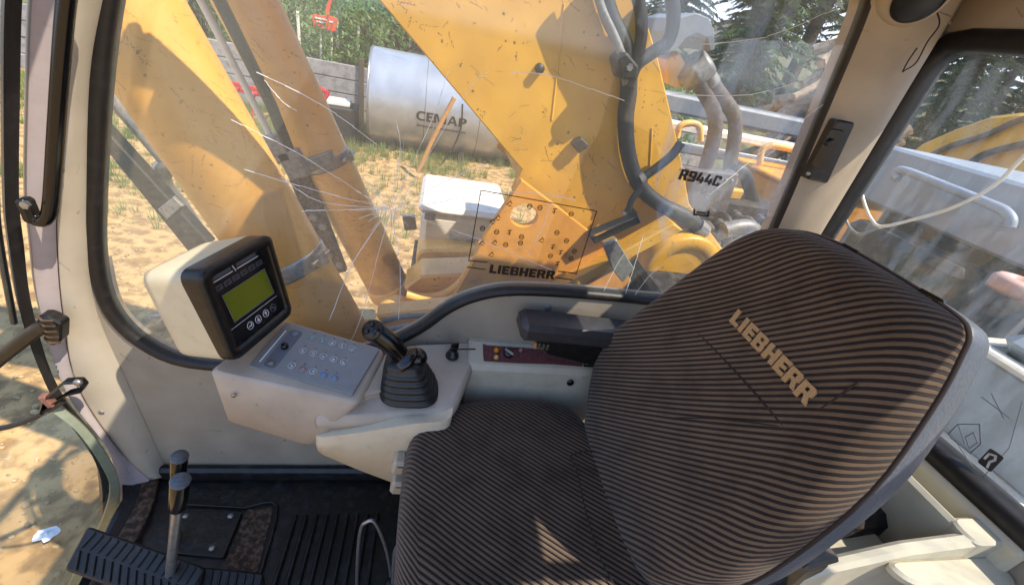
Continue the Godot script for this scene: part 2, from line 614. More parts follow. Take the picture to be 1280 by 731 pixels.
	M.sign_red = plain(Color(0.82, 0.30, 0.16), 0.5)
	M.concrete = grain(Color(0.56, 0.55, 0.54), 0.12, 0.85, 1.6, Color(0.33, 0.30, 0.27), 0.25, 0.3)
	M.wood = grain(Color(0.64, 0.55, 0.44), 0.22, 0.85, 0.8, Color(0.28, 0.21, 0.15), 0.28, 0.3)
	M.bark = grain(Color(0.28, 0.23, 0.19), 0.3, 0.9, 0.8, Color(0.12, 0.1, 0.08), 0.3, 0.5)
	M.needle = plain(Color(0.19, 0.27, 0.18), 0.7)
	M.needle.backlight_enabled = true
	M.needle.backlight = Color(0.3, 0.38, 0.15)
	M.leaf = plain(Color(0.30, 0.40, 0.22), 0.6)
	M.leaf.backlight_enabled = true
	M.leaf.backlight = Color(0.45, 0.55, 0.2)
	M.grass = plain(Color(0.42, 0.46, 0.26), 0.8)
	M.grass.backlight_enabled = true
	M.grass.backlight = Color(0.4, 0.45, 0.2)
	M.dirt = grain(Color(0.66, 0.53, 0.34), 0.2, 0.95, 3.3, Color(0.42, 0.32, 0.2), 0.25, 0.5, 0.028)
	M.stone = grain(Color(0.66, 0.57, 0.42), 0.2, 0.95, 0.4, Color(0.42, 0.34, 0.24), 0.25, 0.3)
	M.hill = grain(Color(0.36, 0.36, 0.21), 0.3, 0.95, 4.0, Color(0.3, 0.22, 0.14), 0.33, 2.0)


# a band between polylines that follow each other, backed by `back` metres of body
func band(lines: Array, back: Vector3, per := 5) -> MB:
	var b := mb()
	var cs := lines.map(func(l): return curve(l, per))
	var rings := []
	for k in cs[0].size():
		var ring := PackedVector3Array()
		var n := cs.size()
		var face := [cs[0][k], (cs[0][k] as Vector3).lerp(cs[1][k], 0.07)]
		for i in range(1, n - 1): face.append(cs[i][k])
		face.append((cs[n - 1][k] as Vector3).lerp(cs[n - 2][k], 0.07))
		face.append(cs[n - 1][k])
		for q in face: ring.append(q)
		ring.append(cs[n - 1][k] + back * 0.12)
		ring.append(cs[n - 1][k] + back)
		ring.append(cs[0][k] + back)
		ring.append(cs[0][k] + back * 0.12)
		rings.append(ring)
	return b.loft(rings, 0, true)


func build_cab() -> void:
	var cab := thing("excavator_cab", "excavator cab interior with cream pillars, grey side panel and black window rubbers", "cab", Vector3(0.1, 0.0, -0.5))
	# right window opening on z = -1.0
	var front: Array = [Vector2(-0.547, 1.438), Vector2(-0.584, 1.368), Vector2(-0.641, 1.214), Vector2(-0.715, 0.974), Vector2(-0.757, 0.808), Vector2(-0.766, 0.672), Vector2(-0.722, 0.571), Vector2(-0.625, 0.510)]
	var under: Array = [Vector2(-0.430, 0.512), Vector2(-0.232, 0.558), Vector2(-0.120, 0.603), Vector2(-0.011, 0.681), Vector2(0.072, 0.768), Vector2(0.156, 0.820), Vector2(0.266, 0.848), Vector2(0.480, 0.857), Vector2(0.721, 0.857)]
	var rear: Array = [Vector2(0.9, 0.873), Vector2(0.952, 0.905), Vector2(0.967, 0.97)]
	rear.append_array([Vector2(0.959, 1.126), Vector2(0.921, 1.415), Vector2(0.889, 1.637)])
	var top: Array = [Vector2(0.86, 1.66), Vector2(0.8, 1.7), Vector2(0.2, 1.71), Vector2(-0.33, 1.7)]
	var hole: Array = front + under + rear + top
	var edge := curve2(hole, 4, true)
	var low: Array = [Vector2(-0.865, -0.02), Vector2(-0.905, 0.3), Vector2(-0.9, 0.52), Vector2(-0.8, 0.8)]
	var run := curve2(front.slice(4) + under + rear.slice(0, 3), 4)
	low.append_array(run)
	low.append_array([Vector2(1.17, 0.97), Vector2(1.17, -0.02)])
	part(cab, "side_panel", mb().prism(low, -1.05, -1.0, Transform3D.IDENTITY, 0.006), M.grey_panel)
	# rear pillar: bulged cream post between the two windows, up to the roof
	var rp := []
	var lv := curve2(rear.slice(2) + [Vector2(0.86, 1.66), Vector2(0.84, 1.76)], 4)
	for p in lv:
		var ring := PackedVector3Array()
		for q in [[0.0, -1.0], [0.02, -0.99], [0.35, -0.972], [0.7, -0.97], [0.9, -0.98], [1.0, -0.998], [1.03, -1.02], [9.0, -1.048], [9.0, -1.06], [0.0, -1.06]]:
			ring.append(Vector3(1.2 if q[0] > 5.0 else lerpf(p.x, 1.1, q[0]), p.y, q[1]))
		rp.append(ring)
	part(cab, "rear_pillar", mb().loft(rp, 0, true), M.cream)
	part(cab, "belt_screw", mb().lathe([Vector2(0.0, 0.0), Vector2(0.011, 0.0), Vector2(0.011, 0.004), Vector2(0.006, 0.006), Vector2(0, 0.006)], Transform3D(Basis(Vector3.RIGHT, PI / 2), Vector3(0.36, 0.795, -1.0)), 14), M.dull_steel)
	for s in [[Vector3(-0.839, 0.702, -0.995)][0], [Vector3(-0.727, 1.057, -0.965)][0], [Vector3(-0.859, 0.336, -0.985)][0], [Vector3(-0.803, 0.033, -0.985)][0]]:
		part(cab, "screw", mb().lathe([Vector2(0, 0), Vector2(0.009, 0.0), Vector2(0.009, 0.005), Vector2(0.005, 0.007), Vector2(0, 0.006)], Transform3D(Basis(Vector3.RIGHT, PI / 2), s + Vector3(0, 0, 0.018)), 12), M.steel)
	# front pillar in bands
	var a0: Array = [Vector3(-0.556, 1.442, -1.000), Vector3(-0.600, 1.359, -1.000), Vector3(-0.658, 1.225, -1.000), Vector3(-0.728, 0.991, -1.000), Vector3(-0.760, 0.871, -1.000), Vector3(-0.801, 0.664, -1.000), Vector3(-0.791, 0.382, -1.000), Vector3(-0.782, 0.134, -1.000), Vector3(-0.775, -0.006, -1.000)]
	var a1: Array = [Vector3(-0.574, 1.435, -0.965), Vector3(-0.607, 1.357, -0.965), Vector3(-0.657, 1.229, -0.965), Vector3(-0.729, 1.003, -0.965), Vector3(-0.763, 0.888, -0.965), Vector3(-0.807, 0.688, -0.965), Vector3(-0.825, 0.422, -0.965), Vector3(-0.803, 0.172, -0.965), Vector3(-0.777, 0.032, -0.965)]
	var a2: Array = [Vector3(-0.595, 1.430, -0.960), Vector3(-0.627, 1.353, -0.960), Vector3(-0.673, 1.227, -0.960), Vector3(-0.750, 1.002, -0.960), Vector3(-0.787, 0.897, -0.960), Vector3(-0.842, 0.679, -0.960), Vector3(-0.882, 0.433, -0.960), Vector3(-0.851, 0.174, -0.960), Vector3(-0.803, 0.027, -0.960)]
	var b1: Array = [Vector3(-0.615, 1.424, -0.945), Vector3(-0.650, 1.348, -0.945), Vector3(-0.695, 1.225, -0.945), Vector3(-0.771, 1.004, -0.945), Vector3(-0.803, 0.896, -0.945), Vector3(-0.852, 0.693, -0.945), Vector3(-0.885, 0.439, -0.945), Vector3(-0.850, 0.182, -0.945), Vector3(-0.845, -0.036, -0.945)]
	var b2: Array = [Vector3(-0.642, 1.418, -0.940), Vector3(-0.674, 1.343, -0.940), Vector3(-0.718, 1.221, -0.940), Vector3(-0.794, 1.003, -0.940), Vector3(-0.824, 0.892, -0.940), Vector3(-0.869, 0.700, -0.940), Vector3(-0.897, 0.426, -0.940), Vector3(-0.862, 0.174, -0.940), Vector3(-0.912, -0.116, -0.940)]
	var c2: Array = [Vector3(-0.651, 1.412, -0.900), Vector3(-0.682, 1.341, -0.900), Vector3(-0.725, 1.224, -0.900), Vector3(-0.797, 1.016, -0.900), Vector3(-0.828, 0.911, -0.900), Vector3(-0.875, 0.705, -0.900), Vector3(-0.895, 0.450, -0.900), Vector3(-0.873, 0.173, -0.900), Vector3(-0.938, -0.115, -0.900)]
	var off := Vector3(-0.03, 0, -0.035)
	part(cab, "front_pillar", band([a0, a1, a2], off), M.pillar)
	part(cab, "pillar_trim", band([a2.map(func(p): return p + Vector3(-0.004, 0, -0.002)), b1, b2], off), M.lilac)
	part(cab, "windscreen_rubber", band([b2.map(func(p): return p + Vector3(-0.004, 0, 0.012)), c2], off), M.rubber)
	var c3: Array = c2.map(func(p): return p + Vector3(-0.006, 0, 0.012))
	part(cab, "windscreen_rubber", mb().tube(curve(c3.slice(0, 6), 5), 0.006, 8), M.black)
	# lower front glass rim, grey green
	var rim: Array = [Vector3(-0.902, 0.431, -0.885), Vector3(-0.864, 0.347, -0.885), Vector3(-0.848, 0.205, -0.885), Vector3(-0.856, 0.092, -0.885), Vector3(-0.914, -0.058, -0.885), Vector3(-0.988, -0.203, -0.885), Vector3(-1.108, -0.431, -0.885), Vector3(-1.212, -0.631, -0.885)]
	var rim2: Array = [Vector3(-0.895, 0.450, -0.900), Vector3(-0.853, 0.342, -0.900), Vector3(-0.833, 0.199, -0.900), Vector3(-0.844, 0.068, -0.900), Vector3(-0.904, -0.093, -0.900), Vector3(-0.986, -0.263, -0.900), Vector3(-1.107, -0.494, -0.900), Vector3(-1.213, -0.702, -0.900)]
	part(cab, "lower_glass_rim", band([rim, rim2], Vector3(-0.006, 0, -0.008)), grain(Color(0.47, 0.50, 0.43), 0.1, 0.35, 0.2, Color(0.3, 0.26, 0.18), 0.2))
	var lg := mb()
	var rl := curve(rim, 4)
	for k in rl.size() - 1:
		lg.quad(rl[k], rl[k + 1], Vector3(rl[k + 1].x - 0.03, rl[k + 1].y, 0.05), Vector3(rl[k].x - 0.03, rl[k].y, 0.05))
	part(cab, "lower_front_pane", lg, M.glass)
	# black rail between the upper and lower front glass
	part(cab, "cross_rail", mb().tube([Vector3(-0.820, 0.709, -0.890), Vector3(-0.857, 0.678, -0.890), Vector3(-0.946, 0.597, -0.890), Vector3(-1.094, 0.450, -0.890)], 0.016, 10), M.black)
	part(cab, "cross_rail", mb().tube(curve([Vector3(-0.862, 0.462, -0.885), Vector3(-0.925, 0.412, -0.885), Vector3(-1.008, 0.364, -0.885), Vector3(-1.140, 0.323, -0.885)], 4), 0.007, 8), M.rubber)
	# front glass, seen nearly edge on
	var g := mb()
	var c_line := curve(c2.slice(0, 6), 3)
	for k in c_line.size() - 1:
		g.quad(c_line[k], c_line[k + 1], Vector3(c_line[k + 1].x - 0.12, c_line[k + 1].y, 0.05), Vector3(c_line[k].x - 0.12, c_line[k].y, 0.05))
	part(cab, "windscreen_pane", g, M.glass)
	# window rubbers
	var lp := at_z(edge, -1.004)
	lp.append(lp[0])
	var rub := mb()
	var rings := []
	var n := edge.size()
	for i in n + 1:
		var p: Vector2 = edge[i % n]
		var d: Vector2 = (edge[(i + 1) % n] - edge[(i + n - 1) % n]).normalized()
		var o := Vector2(d.y, -d.x) * -1.0
		var ring := PackedVector3Array()
		for q in [[-0.002, -1.03], [-0.003, -1.004], [0.001, -0.997], [0.011, -0.993], [0.02, -0.995], [0.023, -1.0], [0.022, -1.03]]:
			var w: Vector2 = p - o * q[0]
			ring.append(Vector3(w.x, w.y, q[1]))
		rings.append(ring)
	part(cab, "window_rubber", rub.loft(rings, 0, false), M.rubber)
	var pane_side := part(cab, "side_window_pane", mb().prism(edge, -1.017, -1.012, Transform3D.IDENTITY, 0.0005), M.glass)
	var film := mb()
	flat(film, edge, Transform3D(Basis.IDENTITY, Vector3(0, 0, -1.019)))
	part(pane_side, "dust_haze_film", film, M.dust, "", true)
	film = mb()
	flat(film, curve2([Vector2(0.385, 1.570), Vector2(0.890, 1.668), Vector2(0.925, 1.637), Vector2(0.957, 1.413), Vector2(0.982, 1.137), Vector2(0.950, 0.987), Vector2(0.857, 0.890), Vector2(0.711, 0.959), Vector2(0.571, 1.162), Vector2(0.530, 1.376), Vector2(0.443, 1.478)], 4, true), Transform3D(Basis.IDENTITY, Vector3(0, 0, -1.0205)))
	part(pane_side, "dust_haze_film", film, M.dust_haze, "", true)  # rear part of the pane: painted haze mixed with the dust
	side_window_print(pane_side)
	# rear wall with its window on x = 1.15
	var turn := Transform3D(Basis(Vector3(0, 0, 1), Vector3(0, 1, 0), Vector3(-1, 0, 0)), Vector3(1.15, 0, 0))   # (z, y) -> world, local z runs to -x
	var ro := curve2(rounded([Vector2(-1.045, 0.835), Vector2(-0.02, 0.835), Vector2(-0.02, 1.625), Vector2(-1.04, 1.625)], 0.07), 1, true)
	part(cab, "rear_wall", mb().prism([Vector2(-1.05, -0.02), Vector2(0.08, -0.02), Vector2(0.08, 0.83), Vector2(-1.05, 0.83)], -0.04, 0.0, turn), M.grey_panel)
	part(cab, "rear_header", mb().prism([Vector2(-1.05, 1.63), Vector2(0.08, 1.63), Vector2(0.08, 1.77), Vector2(-1.05, 1.77)], -0.04, 0.004, turn, 0.01), M.cream)
	part(cab, "door_post", mb().box(Vector3(0.82, 0.87, 0.06), Vector3(0.1, 1.8, 0.06), Basis.IDENTITY, 0.015), M.cream)
	part(cab, "quarter_panel", mb().box(Vector3(1.0, 0.4, 0.06), Vector3(0.28, 0.86, 0.05), Basis.IDENTITY, 0.01), M.grey_panel)
	part(cab, "rear_left_post", mb().prism([Vector2(-0.01, 0.84), Vector2(0.08, 0.84), Vector2(0.08, 1.6), Vector2(-0.01, 1.6)], -0.04, 0.002, turn), M.cream)
	rings = []
	n = ro.size()
	for i in n + 1:
		var p: Vector2 = ro[i % n]
		var d: Vector2 = (ro[(i + 1) % n] - ro[(i + n - 1) % n]).normalized()
		var o := Vector2(d.y, -d.x)
		var ring := PackedVector3Array()
		for q in [[-0.02, 1.19], [-0.02, 1.142], [-0.012, 1.134], [0.014, 1.132], [0.022, 1.14], [0.024, 1.19]]:
			var w: Vector2 = p + o * q[0]
			ring.append(Vector3(q[1], w.y, w.x))
		rings.append(ring)
	part(cab, "window_rubber", mb().loft(rings, 0, false), M.rubber)
	var pane_rear := part(cab, "rear_window_pane", mb().prism(ro, -0.03, -0.025, turn, 0.0005), M.glass)
	film = mb()
	flat(film, ro, Transform3D(turn.basis, Vector3(1.1825, 0, 0)))
	part(pane_rear, "dust_haze_film", film, M.dust_rear, "", true)
	rear_window_print(pane_rear)
	# roof and floor
	part(cab, "roof", mb().box(Vector3(0.51, 1.79, -0.5), Vector3(0.98, 0.05, 1.16), Basis.IDENTITY, 0.015), M.cream)
	part(cab, "roof", mb().box(Vector3(-0.415, 1.79, -0.5), Vector3(0.03, 0.05, 1.16), Basis.IDENTITY, 0.01), M.cream)
	for z in [-1.05, 0.05]: part(cab, "roof", mb().box(Vector3(-0.19, 1.79, z), Vector3(0.42, 0.05, 0.06), Basis.IDENTITY, 0.01), M.cream)
	part(cab, "added_roof_window", mb().box(Vector3(-0.19, 1.8, -0.5), Vector3(0.418, 0.005, 1.04), Basis.IDENTITY, 0.001), M.glass)  # unseen front glazing, added to let sun reach the nearer boom cylinder
	part(cab, "roof", mb().box(Vector3(1.155, 1.79, -0.5), Vector3(0.07, 0.05, 1.16), Basis.IDENTITY, 0.01), M.cream)
	for z in [[-0.96, 0.24], [0.065, 0.03]]: part(cab, "roof", mb().box(Vector3(1.06, 1.79, z[0]), Vector3(0.12, 0.05, z[1]), Basis.IDENTITY, 0.01), M.cream)
	part(cab, "added_roof_window", mb().box(Vector3(1.06, 1.8, -0.395), Vector3(0.118, 0.005, 0.886), Basis.IDENTITY, 0.001), M.glass)  # unseen rear opening, added so sun strikes the backrest top and seat
	part(cab, "roof_rail", mb().box(Vector3(0.4, 1.735, -1.025), Vector3(1.5, 0.065, 0.05), Basis.IDENTITY, 0.01), M.cream)
	part(cab, "floor_plate", mb().prism([Vector2(-0.87, 1.0), Vector2(1.15, 1.0), Vector2(1.15, -0.05), Vector2(-0.6, -0.05), Vector2(-0.8, 0.55), Vector2(-0.86, 0.85)], -0.04, 0.0, Transform3D(Basis(Vector3(1, 0, 0), Vector3(0, 0, -1), Vector3(0, 1, 0)), Vector3.ZERO)), M.floor)
	part(cab, "kick_strip", mb().box(Vector3(-0.05, 0.03, -0.985), Vector3(1.5, 0.06, 0.03), Basis.IDENTITY, 0.01), M.floor)
	var sill: Array = [Vector3(-0.835, 0.020, -0.976), Vector3(-0.808, 0.020, -0.883), Vector3(-0.799, 0.020, -0.798), Vector3(-0.798, 0.020, -0.721), Vector3(-0.794, 0.020, -0.642)]
	var sill2: Array = [Vector3(-0.784, 0.020, -0.965), Vector3(-0.757, 0.020, -0.867), Vector3(-0.747, 0.020, -0.776), Vector3(-0.748, 0.020, -0.698), Vector3(-0.746, 0.020, -0.621)]
	var sill3: Array = [Vector3(-0.909, 0.030, -1.001), Vector3(-0.842, 0.030, -0.888), Vector3(-0.824, 0.030, -0.804), Vector3(-0.821, 0.030, -0.725), Vector3(-0.811, 0.030, -0.646)]
	part(cab, "floor_edge", band([sill, sill2], Vector3(0, -0.03, 0)), M.rust)
	part(cab, "floor_edge", band([sill3, sill], Vector3(0, -0.03, 0)), M.rubber)
	for k in 9:
		var x := -0.34 + k * 0.032
		part(cab, "mat_rib", mb().box(Vector3(x, 0.006, -0.7), Vector3(0.013, 0.012, 0.3), Basis.IDENTITY, 0.004), M.floor)

	# things fixed in the cab
	var bar := thing("grab_bar", "black grab bar bent into the front pillar at its lower end", "grab handle", [Vector3(-0.777, 0.960, -0.900)][0])
	part(bar, "bar", mb().tube(curve([Vector3(-0.564, 1.430, -0.900), Vector3(-0.596, 1.357, -0.900), Vector3(-0.636, 1.252, -0.900), Vector3(-0.683, 1.124, -0.900), Vector3(-0.728, 1.002, -0.900), Vector3(-0.744, 0.971, -0.900), Vector3(-0.760, 0.962, -0.900), Vector3(-0.771, 0.974, -0.900)], 5), 0.0125, 10), M.gloss_black)
	part(bar, "foot", mb().box([Vector3(-0.769, 0.984, -0.900)][0], Vector3(0.02, 0.05, 0.03), Basis.IDENTITY, 0.006), M.black)
	part(bar, "bolt", mb().lathe([Vector2(0, 0), Vector2(0.008, 0), Vector2(0.008, 0.008), Vector2(0, 0.009)], Transform3D(Basis(Vector3.RIGHT, PI / 2), [Vector3(-0.751, 1.006, -0.880)][0]), 6, -1), M.steel)
	var lat := thing("windscreen_latch", "black latch with a rusty wire spring on the front pillar", "latch", [Vector3(-0.826, 0.664, -0.900)][0])
	part(lat, "plate", mb().prism(rounded([Vector2(-0.842, 0.719), Vector2(-0.824, 0.721), Vector2(-0.802, 0.700), Vector2(-0.819, 0.647), Vector2(-0.843, 0.630), Vector2(-0.854, 0.644)], 0.006), -0.93, -0.9, Transform3D.IDENTITY, 0.004), M.black)
	for k in 5:
		var c: Vector3 = [Vector3(-0.815, 0.726, -0.885)][0].lerp([Vector3(-0.820, 0.662, -0.885)][0], k / 4.0)
		part(lat, "spring_coil", mb().tube([c + Vector3(-0.014, 0.006, 0), c + Vector3(0, 0.0, 0.008), c + Vector3(0.014, -0.004, 0)], 0.0028, 6), M.rust)
	var lev := thing("window_catch", "black lever catch with a round steel pin at the foot of the front pillar", "latch", [Vector3(-0.845, 0.509, -0.900)][0])
	part(lev, "arm", mb().prism(rounded([Vector2(-0.922, 0.425), Vector2(-0.898, 0.473), Vector2(-0.835, 0.537), Vector2(-0.800, 0.542), Vector2(-0.794, 0.523), Vector2(-0.809, 0.500), Vector2(-0.843, 0.487), Vector2(-0.885, 0.451), Vector2(-0.910, 0.414)], 0.005), -0.9, -0.875, Transform3D.IDENTITY, 0.005), M.black)
	part(lev, "pin", mb().lathe([Vector2(0, 0), Vector2(0.009, 0), Vector2(0.009, 0.006), Vector2(0, 0.007)], Transform3D(Basis(Vector3.RIGHT, PI / 2), [Vector3(-0.797, 0.546, -0.874)][0]), 12), M.steel)
	part(lev, "pad", mb().box([Vector3(-0.891, 0.466, -0.885)][0], Vector3(0.018, 0.04, 0.02), Basis(Vector3.BACK, 0.3), 0.004), grain(Color(0.45, 0.3, 0.25), 0.2, 0.8, 0.2))
	var sp := thing("speaker", "round black loudspeaker set in the top of the rear pillar", "speaker", Vector3(0.945, 1.655, -0.96))
	var face := Basis(Quaternion(Vector3.UP, Vector3(-0.25, -0.55, 0.8).normalized()))
	part(sp, "housing", mb().lathe([Vector2(0.0, -0.06), Vector2(0.07, -0.06), Vector2(0.065, 0.005), Vector2(0.056, 0.018), Vector2(0.047, 0.02), Vector2(0, 0.016)], Transform3D(face, Vector3(0.94, 1.672, -0.955)), 32), M.cream)
	part(sp, "grille", mb().lathe([Vector2(0.0, 0.022), Vector2(0.04, 0.018), Vector2(0.046, 0.021), Vector2(0.046, 0.025), Vector2(0.038, 0.028), Vector2(0, 0.034)], Transform3D(face, Vector3(0.94, 1.672, -0.955)), 32), M.black)
	var lt := thing("latch_recess", "long black recessed catch plate screwed to the rear pillar", "catch plate", [Vector3(0.936, 1.350, -0.960)][0])
	var quad_ := [Vector2(0.909, 1.420), Vector2(0.961, 1.421), Vector2(0.980, 1.275), Vector2(0.914, 1.278)]
	part(lt, "frame", mb().prism(rounded(quad_, 0.008), -0.975, -0.945, Transform3D.IDENTITY, 0.004), M.black)
	part(lt, "insert", mb().prism(rounded([Vector2(0.904, 1.400), Vector2(0.940, 1.401), Vector2(0.944, 1.307), Vector2(0.903, 1.309)], 0.005), -0.95, -0.9425, Transform3D.IDENTITY, 0.002), M.gloss_black)
	part(lt, "hook", mb().box([Vector3(0.913, 1.370, -0.940)][0], Vector3(0.022, 0.012, 0.012), Basis(Vector3.BACK, 0.6), 0.003), M.black)
	part(lt, "screw", mb().lathe([Vector2(0, 0), Vector2(0.006, 0), Vector2(0.005, 0.004), Vector2(0, 0.004)], Transform3D(Basis(Vector3.RIGHT, PI / 2), [Vector3(0.905, 1.292, -0.943)][0]), 10), M.steel)
	var wi := thing("loose_wire", "thin black wire looped on the rear pillar beside the rear window corner", "wire", [Vector3(1.016, 1.639, -0.950)][0])
	part(wi, "wire", mb().tube(curve([Vector3(0.990, 1.659, -0.950), Vector3(1.027, 1.634, -0.950), Vector3(1.024, 1.600, -0.950), Vector3(1.027, 1.560, -0.950), Vector3(1.011, 1.542, -0.950), Vector3(1.007, 1.539, -0.950), Vector3(1.005, 1.560, -0.950), Vector3(1.008, 1.585, -0.950)], 5), 0.0016, 6), M.black)


func rounded(poly: Array, r: float, steps := 3) -> Array:
	var out := []
	var n := poly.size()
	for i in n:
		var p: Vector2 = poly[i]
		var a: Vector2 = p + (poly[(i + n - 1) % n] - p).normalized() * minf(r, (poly[(i + n - 1) % n] - p).length() * 0.45)
		var b: Vector2 = p + (poly[(i + 1) % n] - p).normalized() * minf(r, (poly[(i + 1) % n] - p).length() * 0.45)
		for k in steps + 1:
			var t := float(k) / steps
			out.append(a.lerp(p, t).lerp(p.lerp(b, t), t))
	return out


func flat(b: MB, poly: Array, t: Transform3D) -> void:
	var p := PackedVector2Array(poly)
	var ix := Geometry2D.triangulate_polygon(p)
	for i in range(0, ix.size(), 3):
		b.tri(t * Vector3(p[ix[i]].x, p[ix[i]].y, 0), t * Vector3(p[ix[i + 1]].x, p[ix[i + 1]].y, 0), t * Vector3(p[ix[i + 2]].x, p[ix[i + 2]].y, 0))


# a thin straight stroke on the plane of t
func stroke(b: MB, p: Vector2, q: Vector2, w: float, t: Transform3D, thick := 0.0006) -> void:
	var m := (p + q) * 0.5
	var d := q - p
	var a := d.angle()
	b.box(t * Vector3(m.x, m.y, 0), Vector3(d.length() + w * 0.6, w, thick), t.basis * Basis(Vector3.BACK, a), thick * 0.2)


func glyphs(b: MB, t: Transform3D, at: Vector2, size: float, rng: RandomNumberGenerator) -> void:
	# a small line pictogram, as machine decals carry them
	var kind := rng.randi() % 3
	var w := size * 0.13
	if kind == 0:
		for k in 6: stroke(b, at + Vector2.from_angle(k * TAU / 6) * size * 0.4, at + Vector2.from_angle((k + 1) * TAU / 6) * size * 0.4, w, t)
		stroke(b, at + Vector2(-0.2, 0) * size, at + Vector2(0.2, 0) * size, w, t)
	elif kind == 1:
		stroke(b, at + Vector2(-0.4, -0.3) * size, at + Vector2(0.1, 0.4) * size, w, t)
		stroke(b, at + Vector2(0.1, 0.4) * size, at + Vector2(0.4, 0.0) * size, w, t)
		stroke(b, at + Vector2(-0.1, -0.4) * size, at + Vector2(0.35, -0.35) * size, w, t)
	else:
		stroke(b, at + Vector2(0, -0.45) * size, at + Vector2(0, 0.45) * size, w, t)
		stroke(b, at + Vector2(-0.3, 0.3) * size, at + Vector2(0.3, 0.45) * size, w, t)
		stroke(b, at + Vector2(-0.3, -0.2) * size, at + Vector2(0.2, -0.1) * size, w, t)


func side_window_print(pane: Node3D) -> void:
	var t := Transform3D(Basis.IDENTITY, Vector3(0, 0, -1.0105))
	# crack lines run out of the blow on the glass
	var rng := RandomNumberGenerator.new()
	rng.seed = 12
	var lines: Array = [[Vector2(-0.098, 1.035), Vector2(-0.256, 1.055), Vector2(-0.413, 1.084)], [Vector2(-0.098, 1.035), Vector2(-0.257, 1.031), Vector2(-0.337, 1.077)], [Vector2(-0.098, 1.035), Vector2(-0.222, 1.015), Vector2(-0.303, 1.000)], [Vector2(-0.148, 1.054), Vector2(-0.302, 1.140), Vector2(-0.426, 1.188)],
		[Vector2(-0.092, 1.033), Vector2(0.193, 1.119), Vector2(0.360, 1.121)], [Vector2(-0.092, 1.033), Vector2(0.133, 0.979), Vector2(0.347, 0.912)], [Vector2(-0.096, 1.033), Vector2(-0.066, 0.884), Vector2(-0.062, 0.701)], [Vector2(-0.096, 1.033), Vector2(-0.167, 0.691), Vector2(-0.212, 0.569)], [Vector2(-0.100, 1.032), Vector2(-0.186, 0.870), Vector2(-0.248, 0.683)],
		[Vector2(-0.092, 1.037), Vector2(-0.015, 1.255), Vector2(0.010, 1.356)], [Vector2(-0.094, 1.041), Vector2(-0.080, 1.175), Vector2(-0.091, 1.243)], [Vector2(0.517, 1.399), Vector2(0.712, 1.432), Vector2(0.851, 1.496)], [Vector2(0.549, 1.506), Vector2(0.690, 1.547), Vector2(0.824, 1.625)], [Vector2(0.719, 1.187), Vector2(0.791, 1.290), Vector2(0.909, 1.444)],
		[Vector2(0.591, 0.840), Vector2(0.582, 0.986), Vector2(0.577, 1.060)], [Vector2(0.617, 0.842), Vector2(0.643, 0.927), Vector2(0.671, 0.970)], [Vector2(0.518, 0.843), Vector2(0.532, 0.954), Vector2(0.553, 1.020)], [Vector2(-0.365, 1.289), Vector2(-0.247, 1.249), Vector2(-0.132, 1.184)], [Vector2(-0.352, 1.277), Vector2(-0.325, 1.244), Vector2(-0.296, 1.228)], [Vector2(-0.088, 1.034), Vector2(0.034, 1.126), Vector2(0.123, 1.178)],
		[Vector2(0.144, 1.379), Vector2(0.231, 1.387), Vector2(0.408, 1.368)], [Vector2(-0.074, 1.050), Vector2(0.049, 1.315), Vector2(0.093, 1.370)], [Vector2(0.270, 0.948), Vector2(0.293, 1.046), Vector2(0.298, 1.113)]]
	for l in lines:
		var b := mb()
		var c := curve2(l, 4)
		for k in c.size() - 1:
			stroke(b, c[k], c[k + 1] + Vector2(rng.randfn(), rng.randfn()) * 0.001, rng.randf_range(0.0007, 0.0019), t)
		part(pane, "crack", b, M.crack)
	var star := mb()
	for k in 26:
		var a := rng.randf() * TAU
		var c0: Vector2 = [Vector2(-0.098, 1.035)][0]
		var l := rng.randf_range(0.02, 0.09)
		stroke(star, c0 + Vector2.from_angle(a) * 0.006, c0 + Vector2.from_angle(a) * l, rng.randf_range(0.0005, 0.0012), t)
	part(pane, "crack_star", star, M.crack)
	# printed frame with pictograms and the maker's name
	var bp := mb()
	var q: Array = [Vector2(0.116, 1.112), Vector2(0.424, 1.100), Vector2(0.420, 0.907), Vector2(0.112, 0.915)]
	for e in [[0, 1], [1, 2], [3, 0]]: stroke(bp, q[e[0]], q[e[1]], 0.0022, t)
	for e in [[Vector2(0.112, 0.915), Vector2(0.162, 0.916)], [Vector2(0.111, 0.895), Vector2(0.161, 0.893)], [Vector2(0.366, 0.911), Vector2(0.419, 0.910)], [Vector2(0.364, 0.890), Vector2(0.415, 0.888)]]: stroke(bp, e[0], e[1], 0.003, t)
	part(pane, "sticker_frame", bp, M.black_print)
	var gl := mb()
	for p in [Vector2(0.192, 1.089), Vector2(0.272, 1.088), Vector2(0.312, 1.084), Vector2(0.358, 1.082), Vector2(0.169, 1.047), Vector2(0.158, 1.035), Vector2(0.135, 1.012), Vector2(0.173, 1.007), Vector2(0.207, 1.010), Vector2(0.241, 1.002), Vector2(0.172, 0.977), Vector2(0.203, 0.974), Vector2(0.242, 0.984), Vector2(0.169, 0.941), Vector2(0.333, 1.026), Vector2(0.296, 1.000), Vector2(0.365, 1.006), Vector2(0.332, 0.983), Vector2(0.358, 0.969), Vector2(0.332, 0.956), Vector2(0.395, 0.978), Vector2(0.392, 0.955), Vector2(0.358, 0.934), Vector2(0.245, 1.088), Vector2(0.139, 0.971)]:
		glyphs(gl, t, p, 0.016, rng)
	part(pane, "sticker_symbols", gl, M.black_print)
	var e0: Vector3 = [Vector3(0.172, 0.884, -1.010)][0]
	var e1: Vector3 = [Vector3(0.359, 0.884, -1.010)][0]
	var wb := mb()
	block_word(wb, "LIEBHERR", (e1 - e0).length(), 0.027, 0.0008, Transform3D(Basis(Vector3.BACK, atan2(e1.y - e0.y, e1.x - e0.x)), e0))
	part(pane, "lettering", wb, M.black_print)
